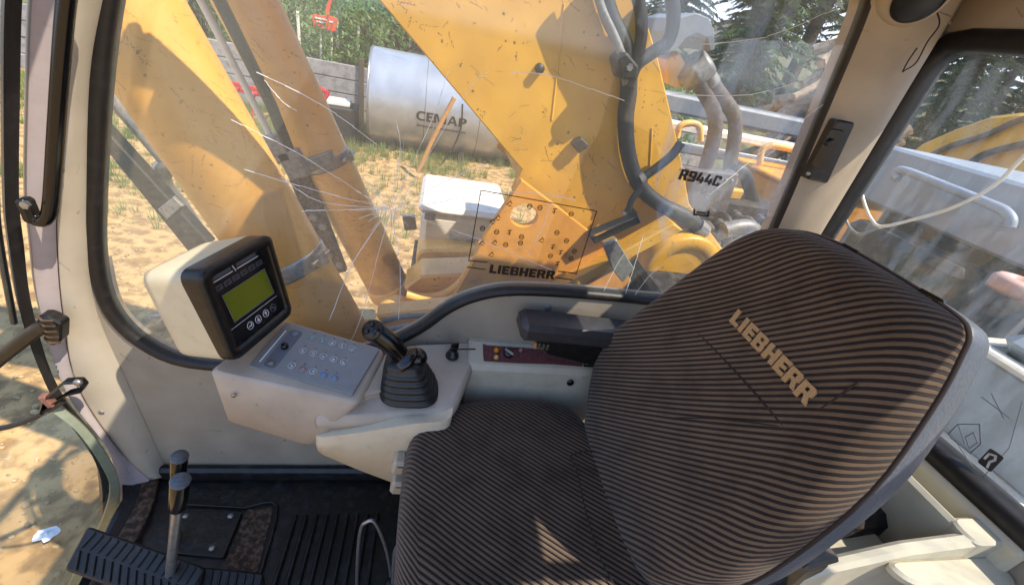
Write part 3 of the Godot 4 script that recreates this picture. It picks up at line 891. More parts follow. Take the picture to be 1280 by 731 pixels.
	e0 = [Vector3(0.612, 1.213, -1.010)][0]
	e1 = [Vector3(0.732, 1.211, -1.010)][0]
	wb = mb()
	block_word(wb, "R944C", (e1 - e0).length(), 0.027, 0.0008, Transform3D(Basis(Vector3.BACK, atan2(e1.y - e0.y, e1.x - e0.x)), e0))
	part(pane, "lettering", wb, M.black_print)
	wb = mb()
	for l in [[Vector2(0.693, 1.141), Vector2(0.699, 1.128)], [Vector2(0.699, 1.128), Vector2(0.740, 1.129)], [Vector2(0.740, 1.129), Vector2(0.737, 1.142)], [Vector2(0.705, 1.135), Vector2(0.729, 1.136)]]: stroke(wb, l[0], l[1], 0.006, t)
	part(pane, "sticker_symbols", wb, M.black_print)


func rear_window_print(pane: Node3D) -> void:
	var t := Transform3D(Basis(Vector3(0, 0, 1), Vector3(0, 1, 0), Vector3(-1, 0, 0)), Vector3(1.1735, 0, 0))
	var b := mb()
	var f: Array = [Vector2(-0.524, 0.895), Vector2(-0.550, 1.038), Vector2(-0.455, 1.025), Vector2(-0.415, 0.936), Vector2(-0.405, 0.846)]
	for k in 3: stroke(b, f[k + 2], f[(k + 3) % 5], 0.0012, t)
	var h: Array = [Vector2(-0.497, 0.879), Vector2(-0.498, 0.909), Vector2(-0.473, 0.938), Vector2(-0.448, 0.906), Vector2(-0.448, 0.876), Vector2(-0.487, 0.875)]
	for k in h.size(): stroke(b, h[k], h[(k + 1) % h.size()], 0.0022, t)
	var d: Array = [Vector2(-0.473, 0.897), Vector2(-0.470, 0.916), Vector2(-0.453, 0.904), Vector2(-0.455, 0.883)]
	for k in 4: stroke(b, d[k], d[(k + 1) % 4], 0.0018, t)
	stroke(b, [Vector2(-0.498, 0.909)][0], [Vector2(-0.465, 0.884)][0], 0.0018, t)
	for l in [[Vector2(-0.504, 0.987), Vector2(-0.450, 0.985)], [Vector2(-0.497, 1.004), Vector2(-0.455, 0.978)], [Vector2(-0.520, 0.875), Vector2(-0.520, 0.940)]]: stroke(b, l[0], l[1], 0.002, t)
	part(pane, "sticker_drawing", b, M.grey_print)
	part(pane, "hammer_sign", mb().prism(rounded([Vector2(-0.430, 0.872), Vector2(-0.433, 0.913), Vector2(-0.408, 0.915), Vector2(-0.404, 0.873)], 0.004), 0.0, 0.001, t, 0.0002), plain(Color(0.2, 0.2, 0.21), 0.5))
	var s := mb()
	var t2 := t.translated_local(Vector3(0, 0, 0.0014))
	for l in [[Vector2(-0.426, 0.888), Vector2(-0.427, 0.902)], [Vector2(-0.427, 0.902), Vector2(-0.418, 0.907)], [Vector2(-0.418, 0.907), Vector2(-0.414, 0.899)], [Vector2(-0.414, 0.899), Vector2(-0.417, 0.889)], [Vector2(-0.417, 0.889), Vector2(-0.413, 0.877)]]: stroke(s, l[0], l[1], 0.004, t2)
	part(pane, "hammer_sign_print", s, M.white_print)


func build_seat() -> void:
	var seat := thing("operator_seat", "operator seat in brown striped cloth with tall winged backrest", "seat", Vector3(0.27, 0.0, -0.58))
	# cushion
	var o := curve2([Vector2(0.0, -0.45), Vector2(-0.004, -0.62), Vector2(0.004, -0.75), Vector2(0.045, -0.825), Vector2(0.12, -0.858), Vector2(0.25, -0.885), Vector2(0.40, -0.885), Vector2(0.48, -0.85), Vector2(0.535, -0.72), Vector2(0.56, -0.55), Vector2(0.56, -0.36), Vector2(0.48, -0.28), Vector2(0.25, -0.27), Vector2(0.06, -0.29), Vector2(0.012, -0.34)], 5, true)
	var c := Vector2(0.27, -0.58)
	var rings := []
	var uvs := []
	for q in [[0.93, 0.40, 1.55], [1.0, 0.415, 1.5], [1.02, 0.44, 1.42], [1.024, 0.465, 1.33], [1.015, 0.49, 1.24], [0.997, 0.515, 1.15], [0.97, 0.535, 1.06], [0.93, 0.549, 0.97], [0.87, 0.556, 0.87], [0.75, 0.558, 0.75], [0.55, 0.553, 0.55], [0.3, 0.55, 0.3], [0.02, 0.55, 0.02]]:
		var ring := PackedVector3Array()
		var uv := PackedVector2Array()
		for p in o:
			var w: Vector2 = c + (p - c) * q[0]
			var tilt := (0.27 - w.x) * 0.03
			ring.append(Vector3(w.x, q[1] + tilt, w.y))
			var f: Vector2 = (p - c) * q[2]
			uv.append(Vector2(f.dot(Vector2(0.81, 0.59)), f.dot(Vector2(-0.59, 0.81))) / 0.0115)
		rings.append(ring)
		uvs.append(uv)
	var cushion := part(seat, "seat_cushion", mb().loft(rings, 0, true, uvs), M.cloth)
	# stitched lines on the cushion
	part(cushion, "seam", mb().tube(curve([Vector3(0.406, 0.562, -0.666), Vector3(0.415, 0.562, -0.619), Vector3(0.410, 0.562, -0.556), Vector3(0.408, 0.562, -0.480), Vector3(0.413, 0.562, -0.413), Vector3(0.426, 0.562, -0.360)], 4), 0.0018, 6), M.seam)
	part(cushion, "seam", mb().tube(curve([Vector3(0.406, 0.562, -0.666), Vector3(0.450, 0.562, -0.681), Vector3(0.505, 0.562, -0.677)], 4), 0.0018, 6), M.seam)
	part(seat, "seat_pan", mb().box(Vector3(0.28, 0.375, -0.585), Vector3(0.5, 0.07, 0.52), Basis.IDENTITY, 0.02), M.black)
	rings = []
	for k in 13:
		var s := 0.19 + (0.018 if k % 2 else 0.0)
		var ring := PackedVector3Array()
		for a in rounded([Vector2(-s, -s), Vector2(s, -s), Vector2(s, s), Vector2(-s, s)], 0.06): ring.append(Vector3(0.29 + a.x, 0.04 + k * 0.025, -0.6 + a.y))
		rings.append(ring)
	part(seat, "bellows", mb().loft(rings, -1, true), M.rubber)
	# backrest
	var origin := Vector3(0.5, 0.5, -0.585)
	var up := Vector3(0.2, 0.98, 0).normalized()
	var out_ := Vector3(-up.y, up.x, 0)
	o = curve2([Vector2(-0.17, -0.01), Vector2(-0.26, 0.06), Vector2(-0.325, 0.135), Vector2(-0.36, 0.21), Vector2(-0.343, 0.29), Vector2(-0.252, 0.49), Vector2(-0.187, 0.635), Vector2(-0.14, 0.718), Vector2(-0.088, 0.754), Vector2(-0.008, 0.770), Vector2(0.1, 0.772), Vector2(0.2, 0.767), Vector2(0.229, 0.756), Vector2(0.243, 0.73), Vector2(0.268, 0.655), Vector2(0.299, 0.515), Vector2(0.304, 0.34), Vector2(0.294, 0.23), Vector2(0.262, 0.12), Vector2(0.2, 0.03), Vector2(0.0, -0.02)], 4, true)
	c = Vector2(-0.01, 0.40)
	var build := func(list: Array) -> Array:
		var rs := []
		var us := []
		for q in list:
			var ring := PackedVector3Array()
			var uv := PackedVector2Array()
			for p in o:
				var w: Vector2 = c + (p - c) * q[0]
				ring.append(origin + up * w.y + Vector3(0, 0, w.x) + out_ * q[1])
				var f: Vector2 = (p - c) * q[2]
				# cords bend a little over the side bolsters
				var bend := 0.03 * sin(f.x * 6.0) * f.y
				uv.append(Vector2((f.x + f.y) * 0.7071, (f.x - f.y) * 0.7071 + bend) / 0.0103)
			rs.append(ring)
			us.append(uv)
		return [rs, us]
	var cover: Array = build.call([[0.92, -0.062, 1.2], [0.985, -0.058, 1.16], [1.0, -0.046, 1.11], [1.0, -0.028, 1.06], [0.988, -0.008, 1.0], [0.968, 0.009, 0.955], [0.94, 0.021, 0.92], [0.9, 0.029, 0.88], [0.84, 0.033, 0.83], [0.76, 0.032, 0.76], [0.62, 0.026, 0.62], [0.42, 0.019, 0.42], [0.2, 0.017, 0.2], [0.02, 0.017, 0.02]])
	var back := part(seat, "backrest", mb().loft(cover[0], 0, true, cover[1]), M.cloth)
	var shell: Array = build.call([[0.8, -0.125, 1], [0.94, -0.12, 1], [0.98, -0.11, 1], [0.998, -0.095, 1], [1.003, -0.075, 1], [1.003, -0.055, 1], [0.996, -0.046, 1], [0.96, -0.045, 1]])
	part(seat, "back_shell", mb().loft(shell[0], 0, true), M.vinyl)
	var pipe := []
	for pp in o: pipe.append(origin + up * pp.y + Vector3(0, 0, pp.x) + out_ * -0.044)
	pipe.append(pipe[0])
	part(seat, "piping", mb().tube(pipe, 0.0045, 8), M.seam)
	var frame := Transform3D(Basis(Vector3(0, 0, 1), up, out_), origin)
	var on := func(p: Vector2, h: float) -> Vector3: return frame * Vector3(p.x, p.y, h)
	var sm := [Vector2(-0.075, 0.492), Vector2(0.06, 0.503), Vector2(0.195, 0.512), Vector2(0.215, 0.575), Vector2(0.225, 0.64)]
	part(back, "seam", mb().tube(curve([on.call(sm[0], 0.017), on.call(sm[1], 0.019), on.call(sm[2], 0.027)], 5), 0.0018, 6), M.seam)
	part(back, "seam", mb().tube(curve([on.call(sm[2], 0.027), on.call(sm[3], 0.031), on.call(sm[4], 0.035)], 5), 0.0018, 6), M.seam)
	part(back, "seam", mb().tube(curve([on.call(sm[2], 0.027), on.call(Vector2(0.10, 0.42), 0.019), on.call(Vector2(0.02, 0.33), 0.018)], 5), 0.0015, 6), M.seam)
	# the maker's name stitched across the upper back, letter by letter over the curve of the cloth
	var word := "LIEBHERR"
	var x := -0.022
	var unit := 0.0312
	for ch in word:
		var wd: float = float(block_pieces(ch)[0]) * unit
		var mid := Vector2(x + wd * 0.5, 0.578)
		# how far out on the cloth the letter's outermost corner lies, and so how high the cloth stands there
		var t := 0.0
		for e in [Vector2(-0.5, -0.5), Vector2(0.5, -0.5), Vector2(0.5, 0.5), Vector2(-0.5, 0.5)]:
			var k := 0.2
			while k < 0.95 and not Geometry2D.is_point_in_polygon(mid + e * Vector2(wd, 0.03), PackedVector2Array(o.map(func(p): return c + (p - c) * k))): k += 0.02
			t = maxf(t, k)
		var h := (lerpf(0.019, 0.026, (t - 0.42) / 0.2) if t < 0.62 else lerpf(0.026, 0.032, (t - 0.62) / 0.14)) + 0.0006
		var lb := mb()
		block_word(lb, ch, wd, 0.030, 0.002, Transform3D(Basis(Vector3(0, 0, 1), up, out_).rotated(up, 0.06), on.call(mid - Vector2(wd * 0.5, 0.0155), h)))
		part(back, "letter", lb, M.thread)
		x += wd + unit * 0.15
	for p in [Vector2(0.02, 0.772), Vector2(0.165, 0.771)]:
		part(seat, "headrest_socket", mb().box(on.call(p, -0.045), Vector3(0.04, 0.01, 0.014), frame.basis.rotated(out_, 0.02), 0.005), M.gloss_black)
	# right armrest
	var arm := part(seat, "armrest", mb().box(Vector3(0.45, 0.775, -0.925), Vector3(0.37, 0.055, 0.10), Basis(Vector3.BACK, -0.05).rotated(Vector3.UP, 0.02), 0.014), M.arm_pad)
	part(arm, "armrest_base", mb().prism([Vector2(0.30, 0.755), Vector2(0.62, 0.74), Vector2(0.62, 0.65), Vector2(0.5, 0.67), Vector2(0.36, 0.70)], -0.96, -0.892, Transform3D.IDENTITY, 0.006), M.black)
	for k in 4:
		part(arm, "hinge_plate", mb().box(Vector3(0.315 + k * 0.012, 0.738 - k * 0.001, -0.905), Vector3(0.008, 0.02, 0.04), Basis.IDENTITY, 0.002), grain(Color(0.6, 0.48, 0.33), 0.1, 0.5, 0.2) if k == 0 else M.brown)
	# adjusting keys at the front corner
	for q in [[[Vector3(-0.021, 0.456, -0.720)][0], 0.0], [[Vector3(-0.021, 0.378, -0.715)][0], 1.0]]:
		var key := part(seat, "adjusting_key", mb().box(q[0], Vector3(0.035, 0.05, 0.045), Basis(Vector3.BACK, -0.12), 0.008), M.cream)
		part(key, "key_mark", mb().box(q[0] + Vector3(0.004, 0.012, 0.0229), Vector3(0.014, 0.004, 0.001), Basis.IDENTITY, 0.0002), M.black_print)
	part(seat, "slide_bail", mb().tube(curve([Vector3(-0.114, -0.110, -0.620), Vector3(-0.109, 0.175, -0.620), Vector3(-0.102, 0.317, -0.620), Vector3(-0.089, 0.356, -0.620), Vector3(-0.064, 0.348, -0.620), Vector3(-0.027, 0.168, -0.620), Vector3(-0.002, -0.125, -0.620)], 5), 0.0045, 8), M.steel)
	part(seat, "slide_bail", mb().tube(curve([Vector3(-0.007, -0.074, -0.600), Vector3(-0.013, 0.209, -0.600), Vector3(-0.006, 0.281, -0.600), Vector3(0.018, 0.318, -0.600)], 5), 0.005, 8), M.steel)
	part(seat, "knob", mb().lathe([Vector2(0, 0), Vector2(0.02, 0), Vector2(0.022, 0.02), Vector2(0.015, 0.03), Vector2(0, 0.03)], Transform3D(Basis.IDENTITY, [Vector3(-0.012, 0.053, -0.600)][0]), 16), M.black)
	# buckle end beside the joint of cushion and back
	part(seat, "belt_end", mb().prism([Vector2(0.571, 0.419), Vector2(0.554, 0.457), Vector2(0.559, 0.505), Vector2(0.570, 0.506), Vector2(0.578, 0.450), Vector2(0.598, 0.412)], -0.94, -0.925, Transform3D.IDENTITY, 0.002), M.white_lid)


func gauge_line(mon: Node3D, p: Vector2, r: Vector2, w: float, t: Transform3D) -> void:
	var b := mb()
	stroke(b, p, r, w, t)
	part(mon, "gauge_line", b, M.white_print)


func ring_at(pts: Array) -> PackedVector3Array:
	return PackedVector3Array(pts)


func build_console() -> void:
	# monitor
	var w := Vector3(0.304, 0, -0.953).normalized()
	var fn := Vector3(0.917, 0.273, 0.292).normalized()
	var u := fn.cross(w).normalized()
	var t := Transform3D(Basis(w, u, fn), Vector3(-0.396, 0.7366, -0.757))
	var W := 0.213
	var H := 0.22
	var mon := thing("monitor", "cream boxed monitor with black face and olive green screen", "monitor", Vector3(-0.42, 0.72, -0.86))
	var outer := rounded([Vector2(0, 0), Vector2(W, 0), Vector2(W, H), Vector2(0, H)], 0.028, 5)
	var back := rounded([Vector2(0.005, 0.0), Vector2(W - 0.005, 0.0), Vector2(W - 0.012, H - 0.008), Vector2(0.012, H - 0.008)], 0.03, 5)
	var rings := []
	for q in [[0.9, -0.13], [0.98, -0.125], [1.0, -0.11], [1.0, -0.02], [0.99, -0.012]]:
		var ring := PackedVector3Array()
		for i in outer.size():
			var p: Vector2 = outer[i] if q[1] > -0.1 else back[i]
			p = Vector2(W, H) * 0.5 + (p - Vector2(W, H) * 0.5) * q[0]
			ring.append(t * Vector3(p.x, p.y, q[1]))
		rings.append(ring)
	part(mon, "housing", mb().loft(rings, 0, true), grain(Color(0.77, 0.72, 0.60), 0.05, 0.5, 0.3, Color(0.5, 0.44, 0.34), 0.15, 0.03))
	# bezel: a raised hood round a sunk face
	var inner := rounded([Vector2(0.026, 0.024), Vector2(W - 0.018, 0.024), Vector2(W - 0.018, H - 0.022), Vector2(0.026, H - 0.022)], 0.008, 5)
	rings = []
	for q in [[1.0, -0.014, 0.0], [1.0, 0.004, 0.0], [0.985, 0.012, 0.0], [1.0, 0.014, 1.0], [0.99, 0.006, 1.0], [0.985, -0.004, 1.0]]:
		var ring := PackedVector3Array()
		for i in outer.size():
			var p: Vector2 = (outer[i] as Vector2).lerp(inner[i], q[2])
			p = Vector2(W, H) * 0.5 + (p - Vector2(W, H) * 0.5) * q[0]
			var hood: float = 0.022 * smoothstep(0.6, 1.0, p.y / H) * (1.0 if q[1] > 0.0 else 0.0)
			ring.append(t * Vector3(p.x, p.y, q[1] + hood))
		rings.append(ring)
	part(mon, "bezel", mb().loft(rings, 0, false), M.black)
	part(mon, "face", mb().prism(inner, -0.008, 0.0, t, 0.001), plain(Color(0.06, 0.065, 0.085), 0.35))
	var at := func(a: float, b: float) -> Vector2: return Vector2(0.026 + a * (W - 0.044), H - 0.022 - b * (H - 0.046))
	var tf := t.translated_local(Vector3(0, 0, 0.0008))
	part(mon, "screen", mb().prism([at.call(0.17, 0.72), at.call(0.95, 0.72), at.call(0.95, 0.34), at.call(0.17, 0.34)], 0.0005, 0.0015, t, 0.0003), M.screen)
	var fr := mb()
	for e in [[0.17, 0.72, 0.95, 0.72], [0.95, 0.72, 0.95, 0.34], [0.95, 0.34, 0.17, 0.34], [0.17, 0.34, 0.17, 0.72]]: stroke(fr, at.call(e[0], e[1]), at.call(e[2], e[3]), 0.0012, tf.translated_local(Vector3(0, 0, 0.0008)))
	part(mon, "screen_edge", fr, M.grey_print)
	for k in 6:
		var a := 0.12 + k * 0.145
		var ic := part(mon, "indicator", mb().prism([at.call(a, 0.27), at.call(a + 0.12, 0.27), at.call(a + 0.12, 0.20), at.call(a, 0.20)], 0.0005, 0.0014, t, 0.0003), plain(Color(0.28, 0.29, 0.32), 0.5))
		var d := mb()
		stroke(d, at.call(a + 0.03, 0.25), at.call(a + 0.09, 0.22), 0.0016, tf.translated_local(Vector3(0, 0, 0.001)))
		stroke(d, at.call(a + 0.03, 0.22), at.call(a + 0.06, 0.24), 0.0014, tf.translated_local(Vector3(0, 0, 0.001)))
		part(ic, "symbol", d, M.black_print)
	gauge_line(mon, at.call(0.08, 0.145), at.call(0.46, 0.145), 0.0022, tf)
	gauge_line(mon, at.call(0.54, 0.145), at.call(0.93, 0.145), 0.0022, tf)
	gauge_line(mon, at.call(0.49, 0.08), at.call(0.51, 0.16), 0.0022, tf)
	gauge_line(mon, at.call(0.02, 0.06), at.call(0.02, 0.15), 0.004, tf)
	gauge_line(mon, at.call(0.05, 0.07), at.call(0.05, 0.14), 0.0014, tf)
	gauge_line(mon, at.call(0.02, 0.78), at.call(0.98, 0.78), 0.0009, tf)
	var bars := mb()
	for k in 14: stroke(bars, at.call(0.1 + k * 0.026, 0.06), at.call(0.1 + k * 0.026, 0.12), 0.0026, tf)
	for k in 14: stroke(bars, at.call(0.56 + k * 0.026, 0.06), at.call(0.56 + k * 0.026, 0.12), 0.0026, tf)
	part(mon, "gauge_bars", bars, M.grey_print)
	for k in 4:
		var p: Vector2 = at.call(0.36 + k * 0.155, 0.89)
		var bt := part(mon, "button", mb().lathe([Vector2(0, 0), Vector2(0.0095, 0), Vector2(0.0095, 0.002), Vector2(0, 0.0024)], Transform3D(t.basis * Basis(Vector3.RIGHT, PI / 2), t * Vector3(p.x, p.y, 0)), 18), M.black)
		var s := mb()
		var tb := t.translated_local(Vector3(0, 0, 0.0026))
		for j in 16: stroke(s, p + Vector2.from_angle(j * TAU / 16) * 0.0088, p + Vector2.from_angle((j + 1) * TAU / 16) * 0.0088, 0.0012, tb)
		if k == 0:
			stroke(s, p + Vector2(-0.004, -0.001), p + Vector2(0.004, -0.001), 0.002, tb)
			stroke(s, p + Vector2(0.004, -0.001), p + Vector2(0.004, 0.004), 0.002, tb)
		elif k < 3:
			var sg := 1.0 if k == 2 else -1.0
			stroke(s, p + Vector2(0, -0.005), p + Vector2(0, 0.005), 0.002, tb)
			stroke(s, p + Vector2(-0.003, 0.001 * sg), p + Vector2(0, 0.005 * sg), 0.002, tb)
			stroke(s, p + Vector2(0.003, 0.001 * sg), p + Vector2(0, 0.005 * sg), 0.002, tb)
		else:
			stroke(s, p + Vector2(-0.003, 0.003), p + Vector2(0.003, -0.003), 0.002, tb)
		part(bt, "symbol", s, M.white_print if k < 3 else M.grey_print)

	# console
	var con := thing("control_console", "pale grey control console with a keypad along the side window", "console", Vector3(-0.1, 0.0, -0.9))
	var A: Vector3 = [Vector3(-0.463, 0.683, -0.790)][0]
	var B: Vector3 = [Vector3(-0.365, 0.700, -0.983)][0]
	var C: Vector3 = [Vector3(-0.086, 0.665, -0.926)][0]
	var D: Vector3 = [Vector3(-0.128, 0.640, -0.751)][0]
	var A2: Vector3 = [Vector3(-0.455, 0.523, -0.790)][0]
	var D2: Vector3 = [Vector3(-0.235, 0.496, -0.735)][0]
	var down := Vector3(0, -0.012, 0)
	var low_ring := [A2, Vector3(B.x, 0.52, B.z), Vector3(C.x, 0.47, C.z), D2]
	rings = [soft(low_ring.map(func(p): return p + Vector3(0.012, -0.006, -0.02)), 0.03), soft(low_ring, 0.03), soft([A, B, C, D], 0.022)]
	part(con, "keypad_housing", mb().loft(rims(rings, 0.012), 0, true), M.console)
	var K: Array = [Vector3(-0.385, 0.677, -0.816), Vector3(-0.344, 0.702, -0.958), Vector3(-0.101, 0.668, -0.911), Vector3(-0.145, 0.645, -0.768)]
	var kx: Vector3 = (K[3] - K[0]).normalized()
	var kn: Vector3 = kx.cross((K[1] - K[0]).normalized()).normalized()
	if kn.y < 0: kn = -kn
	var ky: Vector3 = kn.cross(kx)
	var kt := Transform3D(Basis(kx, ky, kn), K[0])
	var kq := K.map(func(p): var l: Vector3 = kt.affine_inverse() * p; return Vector2(l.x, l.y))
	var pad := part(con, "keypad", mb().prism(rounded(kq, 0.003), -0.004, 0.004, kt, 0.001), M.keypad)
	var at2 := func(a: float, b: float) -> Vector2: return (kq[0] as Vector2).lerp(kq[3], a).lerp((kq[1] as Vector2).lerp(kq[2], a), b)
	var kk := kt.translated_local(Vector3(0, 0, 0.0045))
	var st := mb()
	stroke(st, at2.call(0.06, 0.12), at2.call(0.06, 0.82), 0.003, kk)
	part(pad, "print_line", st, M.white_print)
	part(pad, "knob_strip", mb().prism(rounded([at2.call(0.10, 0.06), at2.call(0.22, 0.06), at2.call(0.22, 0.9), at2.call(0.10, 0.9)], 0.012), 0.004, 0.0055, kt, 0.0005), plain(Color(0.34, 0.36, 0.40), 0.4))
	var p0: Vector2 = at2.call(0.165, 0.5)
	part(pad, "rotary_knob", mb().lathe([Vector2(0, 0), Vector2(0.009, 0), Vector2(0.008, 0.01), Vector2(0.0, 0.011)], Transform3D(kt.basis * Basis(Vector3.RIGHT, PI / 2), kt * Vector3(p0.x, p0.y, 0.0055)), 16), M.gloss_black)
	for b in [0.15, 0.82]:
		p0 = at2.call(0.16, b)
		part(pad, "rotary_knob", mb().lathe([Vector2(0, 0), Vector2(0.008, 0), Vector2(0.008, 0.002), Vector2(0.0, 0.0025)], Transform3D(kt.basis * Basis(Vector3.RIGHT, PI / 2), kt * Vector3(p0.x, p0.y, 0.0055)), 16), M.grey_print if b > 0.5 else M.dull_steel)
	var rng := RandomNumberGenerator.new()
	rng.seed = 3
	var tints := [Color(0.78, 0.8, 0.82), Color(0.45, 0.72, 0.72), Color(0.40, 0.60, 0.85), Color(0.75, 0.5, 0.52)]
	for r in 3:
		for k in 5:
			p0 = at2.call(0.33 + k * 0.105 + r * 0.005, [0.84, 0.53, 0.2][r])
			var col: Color = tints[0]
			if r == 0 and k < 2: col = tints[1]
			if r == 2 and k > 2: col = tints[2]
			if r == 2 and k == 1: col = tints[3]
			var key := part(pad, "key", mb().lathe([Vector2(0, 0), Vector2(0.0095, 0), Vector2(0.0088, 0.0016), Vector2(0.0, 0.002)], Transform3D(kt.basis * Basis(Vector3.RIGHT, PI / 2), kt * Vector3(p0.x, p0.y, 0.004)), 16), M.keypad)
			var sy := mb()
			var tk := kt.translated_local(Vector3(0, 0, 0.0063))
			for j in 14: stroke(sy, p0 + Vector2.from_angle(j * TAU / 14) * 0.0084, p0 + Vector2.from_angle((j + 1) * TAU / 14) * 0.0084, 0.001, tk)
			for j in 3: stroke(sy, p0 + Vector2(rng.randf_range(-0.004, 0.004), rng.randf_range(-0.004, 0.004)), p0 + Vector2(rng.randf_range(-0.004, 0.004), rng.randf_range(-0.004, 0.004)), 0.0016, tk)
			part(key, "symbol", sy, plain(col, 0.5))
			var led := mb()
			stroke(led, p0 + Vector2(-0.002, 0.0155), p0 + Vector2(0.0, 0.0155), 0.002, kk)
			part(key, "indicator_dot", led, M.black_print)
	for s in [[Vector3(-0.407, 0.627, -0.772)][0], [Vector3(-0.218, 0.578, -0.755)][0]]:
		part(con, "screw", mb().lathe([Vector2(0, 0), Vector2(0.006, 0), Vector2(0.005, 0.003), Vector2(0, 0.003)], Transform3D(Basis(Vector3.RIGHT, PI / 2), s), 10), M.steel)
	# shell that carries the joystick
	var top: Array = [Vector3(-0.240, 0.588, -0.746), Vector3(-0.190, 0.612, -0.761), Vector3(-0.133, 0.632, -0.771), Vector3(-0.091, 0.648, -0.939), Vector3(-0.007, 0.648, -0.979), Vector3(0.188, 0.640, -1.016), Vector3(0.161, 0.626, -0.925), Vector3(0.114, 0.607, -0.793), Vector3(0.090, 0.597, -0.771), Vector3(-0.000, 0.592, -0.769), Vector3(-0.124, 0.590, -0.753)]
	var shell := soft(top, 0.03, 4)
	var drop := func(y: float, z: float) -> PackedVector3Array:
		var r := PackedVector3Array()
		for p in shell: r.append(p + Vector3(0, y, z))
		return r
	part(con, "joystick_shell", mb().loft(rims([drop.call(-0.046, -0.012), drop.call(-0.043, 0.0), drop.call(-0.02, 0.004), shell], 0.014), 0, true), M.console)
	var u0: Array = [Vector3(-0.235, 0.526, -0.735)]
	u0.append_array([Vector3(-0.120, 0.557, -0.730), Vector3(0.010, 0.596, -0.730)])
	var u1: Array = [Vector3(-0.239, 0.461, -0.750), Vector3(-0.134, 0.386, -0.750), Vector3(-0.008, 0.307, -0.750)]
	var r0 := [u0[0], u0[1], u0[2], Vector3(0.1, u0[2].y, -0.74), Vector3(0.12, u0[2].y, -0.98), Vector3(-0.22, u0[0].y, -0.98)]
	var r1 := [u1[0], u1[1], u1[2], Vector3(0.08, u1[2].y - 0.05, -0.76), Vector3(0.08, u1[2].y - 0.05, -0.98), Vector3(-0.2, u1[0].y, -0.98)]
	part(con, "lower_cover", mb().loft([soft(r1.map(func(p): return p + Vector3(0.01, -0.004, -0.012)), 0.03), soft(r1, 0.03), soft(r0.map(func(p): return p + Vector3(0, -0.03, 0)), 0.03), soft(r0, 0.03)], 0, true), grain(Color(0.79, 0.74, 0.64), 0.05, 0.5, 0.3, Color(0.55, 0.48, 0.38), 0.14, 0.02))
	# switch ledge along the wall behind the key
	var sec := [Vector2(1.0, 0.38), Vector2(1.0, 0.662), Vector2(0.984, 0.662), Vector2(0.925, 0.628), Vector2(0.915, 0.612), Vector2(0.905, 0.38)]
	part(con, "switch_ledge", mb().prism(sec, 0.145, 0.72, Transform3D(Basis(Vector3(0, 0, -1), Vector3(0, 1, 0), Vector3(1, 0, 0)), Vector3.ZERO), 0.005), grain(Color(0.66, 0.63, 0.56), 0.06, 0.55, 0.4, Color(0.42, 0.4, 0.35), 0.16, 0.03))
	part(con, "hole_plug", mb().lathe([Vector2(0, 0), Vector2(0.011, 0), Vector2(0.011, 0.003), Vector2(0, 0.003)], Transform3D(Basis(Vector3.RIGHT, PI / 2), [Vector3(0.463, 0.588, -0.908)][0]), 14), M.black)
	part(con, "hole_plug", mb().lathe([Vector2(0, 0), Vector2(0.005, 0), Vector2(0.005, 0.003), Vector2(0, 0.003)], Transform3D(Basis(Vector3.RIGHT, PI / 2), [Vector3(0.139, 0.515, -0.905)][0]), 10), M.black)
	var pl := thing("switch_plate", "worn maroon plate with a rotary switch and two push knobs on the console ledge", "switch plate", Vector3(0.33, 0.64, -0.95))
	var e := Transform3D(Basis(Vector3(1, 0, 0), Vector3(0, 0.5, -0.866), Vector3(0, 0.866, 0.5)), Vector3(0.19, 0.646, -0.954))
	part(pl, "plate", mb().prism([Vector2(-0.004, 0.026), Vector2(0.01, 0.022), Vector2(0.1, 0.022), Vector2(0.2, 0.020), Vector2(0.298, 0.02), Vector2(0.306, -0.008), Vector2(0.304, -0.026), Vector2(0.2, -0.024), Vector2(0.1, -0.027), Vector2(0.0, -0.026), Vector2(-0.002, -0.01)], 0.001, 0.005, e, 0.001), M.maroon)
	part(pl, "warning_label", mb().prism([Vector2(0.309, -0.026), Vector2(0.36, -0.026), Vector2(0.36, 0.02), Vector2(0.309, 0.02)], 0.001, 0.004, e, 0.0005), M.black)
	var tri_ := mb()
	for q in [[Vector2(0.316, -0.018), Vector2(0.326, 0.004)], [Vector2(0.326, 0.004), Vector2(0.336, -0.018)], [Vector2(0.336, -0.018), Vector2(0.316, -0.018)], [Vector2(0.32, 0.008), Vector2(0.333, 0.014)]]: stroke(tri_, q[0], q[1], 0.004, e.translated_local(Vector3(0, 0, 0.0045)))
	part(pl, "warning_print", tri_, plain(Color(0.7, 0.85, 0.75), 0.5))
	for q in [[0.036, 0.008, 0.008, Color(0.75, 0.48, 0.1)], [0.036, -0.014, 0.0075, Color(0.72, 0.6, 0.38)], [0.11, 0.012, 0.006, Color(0.5, 0.42, 0.4)], [0.285, 0.012, 0.009, Color(0.2, 0.18, 0.17)]]:
		part(pl, "push_knob", mb().lathe([Vector2(0, 0), Vector2(q[2], 0), Vector2(q[2], 0.006), Vector2(q[2] * 0.6, 0.008), Vector2(q[2] * 0.55, 0.012), Vector2(0, 0.013)], Transform3D(e.basis * Basis(Vector3.RIGHT, PI / 2), e * Vector3(q[0], q[1], 0.005)), 14), plain(q[3], 0.35))
	var kb := part(pl, "rotary_switch", mb().lathe([Vector2(0, 0), Vector2(0.015, 0), Vector2(0.014, 0.008), Vector2(0.009, 0.012), Vector2(0, 0.012)], Transform3D(e.basis * Basis(Vector3.RIGHT, PI / 2), e * Vector3(0.072, 0.0, 0.005)), 18), M.black)
	part(kb, "pointer", mb().box(e * Vector3(0.072, 0.0, 0.022), Vector3(0.03, 0.007, 0.012), e.basis * Basis(Vector3.BACK, -0.6), 0.002), M.dull_steel)
	# ignition key
	var kp: Vector3 = [Vector3(0.098, 0.638, -0.944)][0]
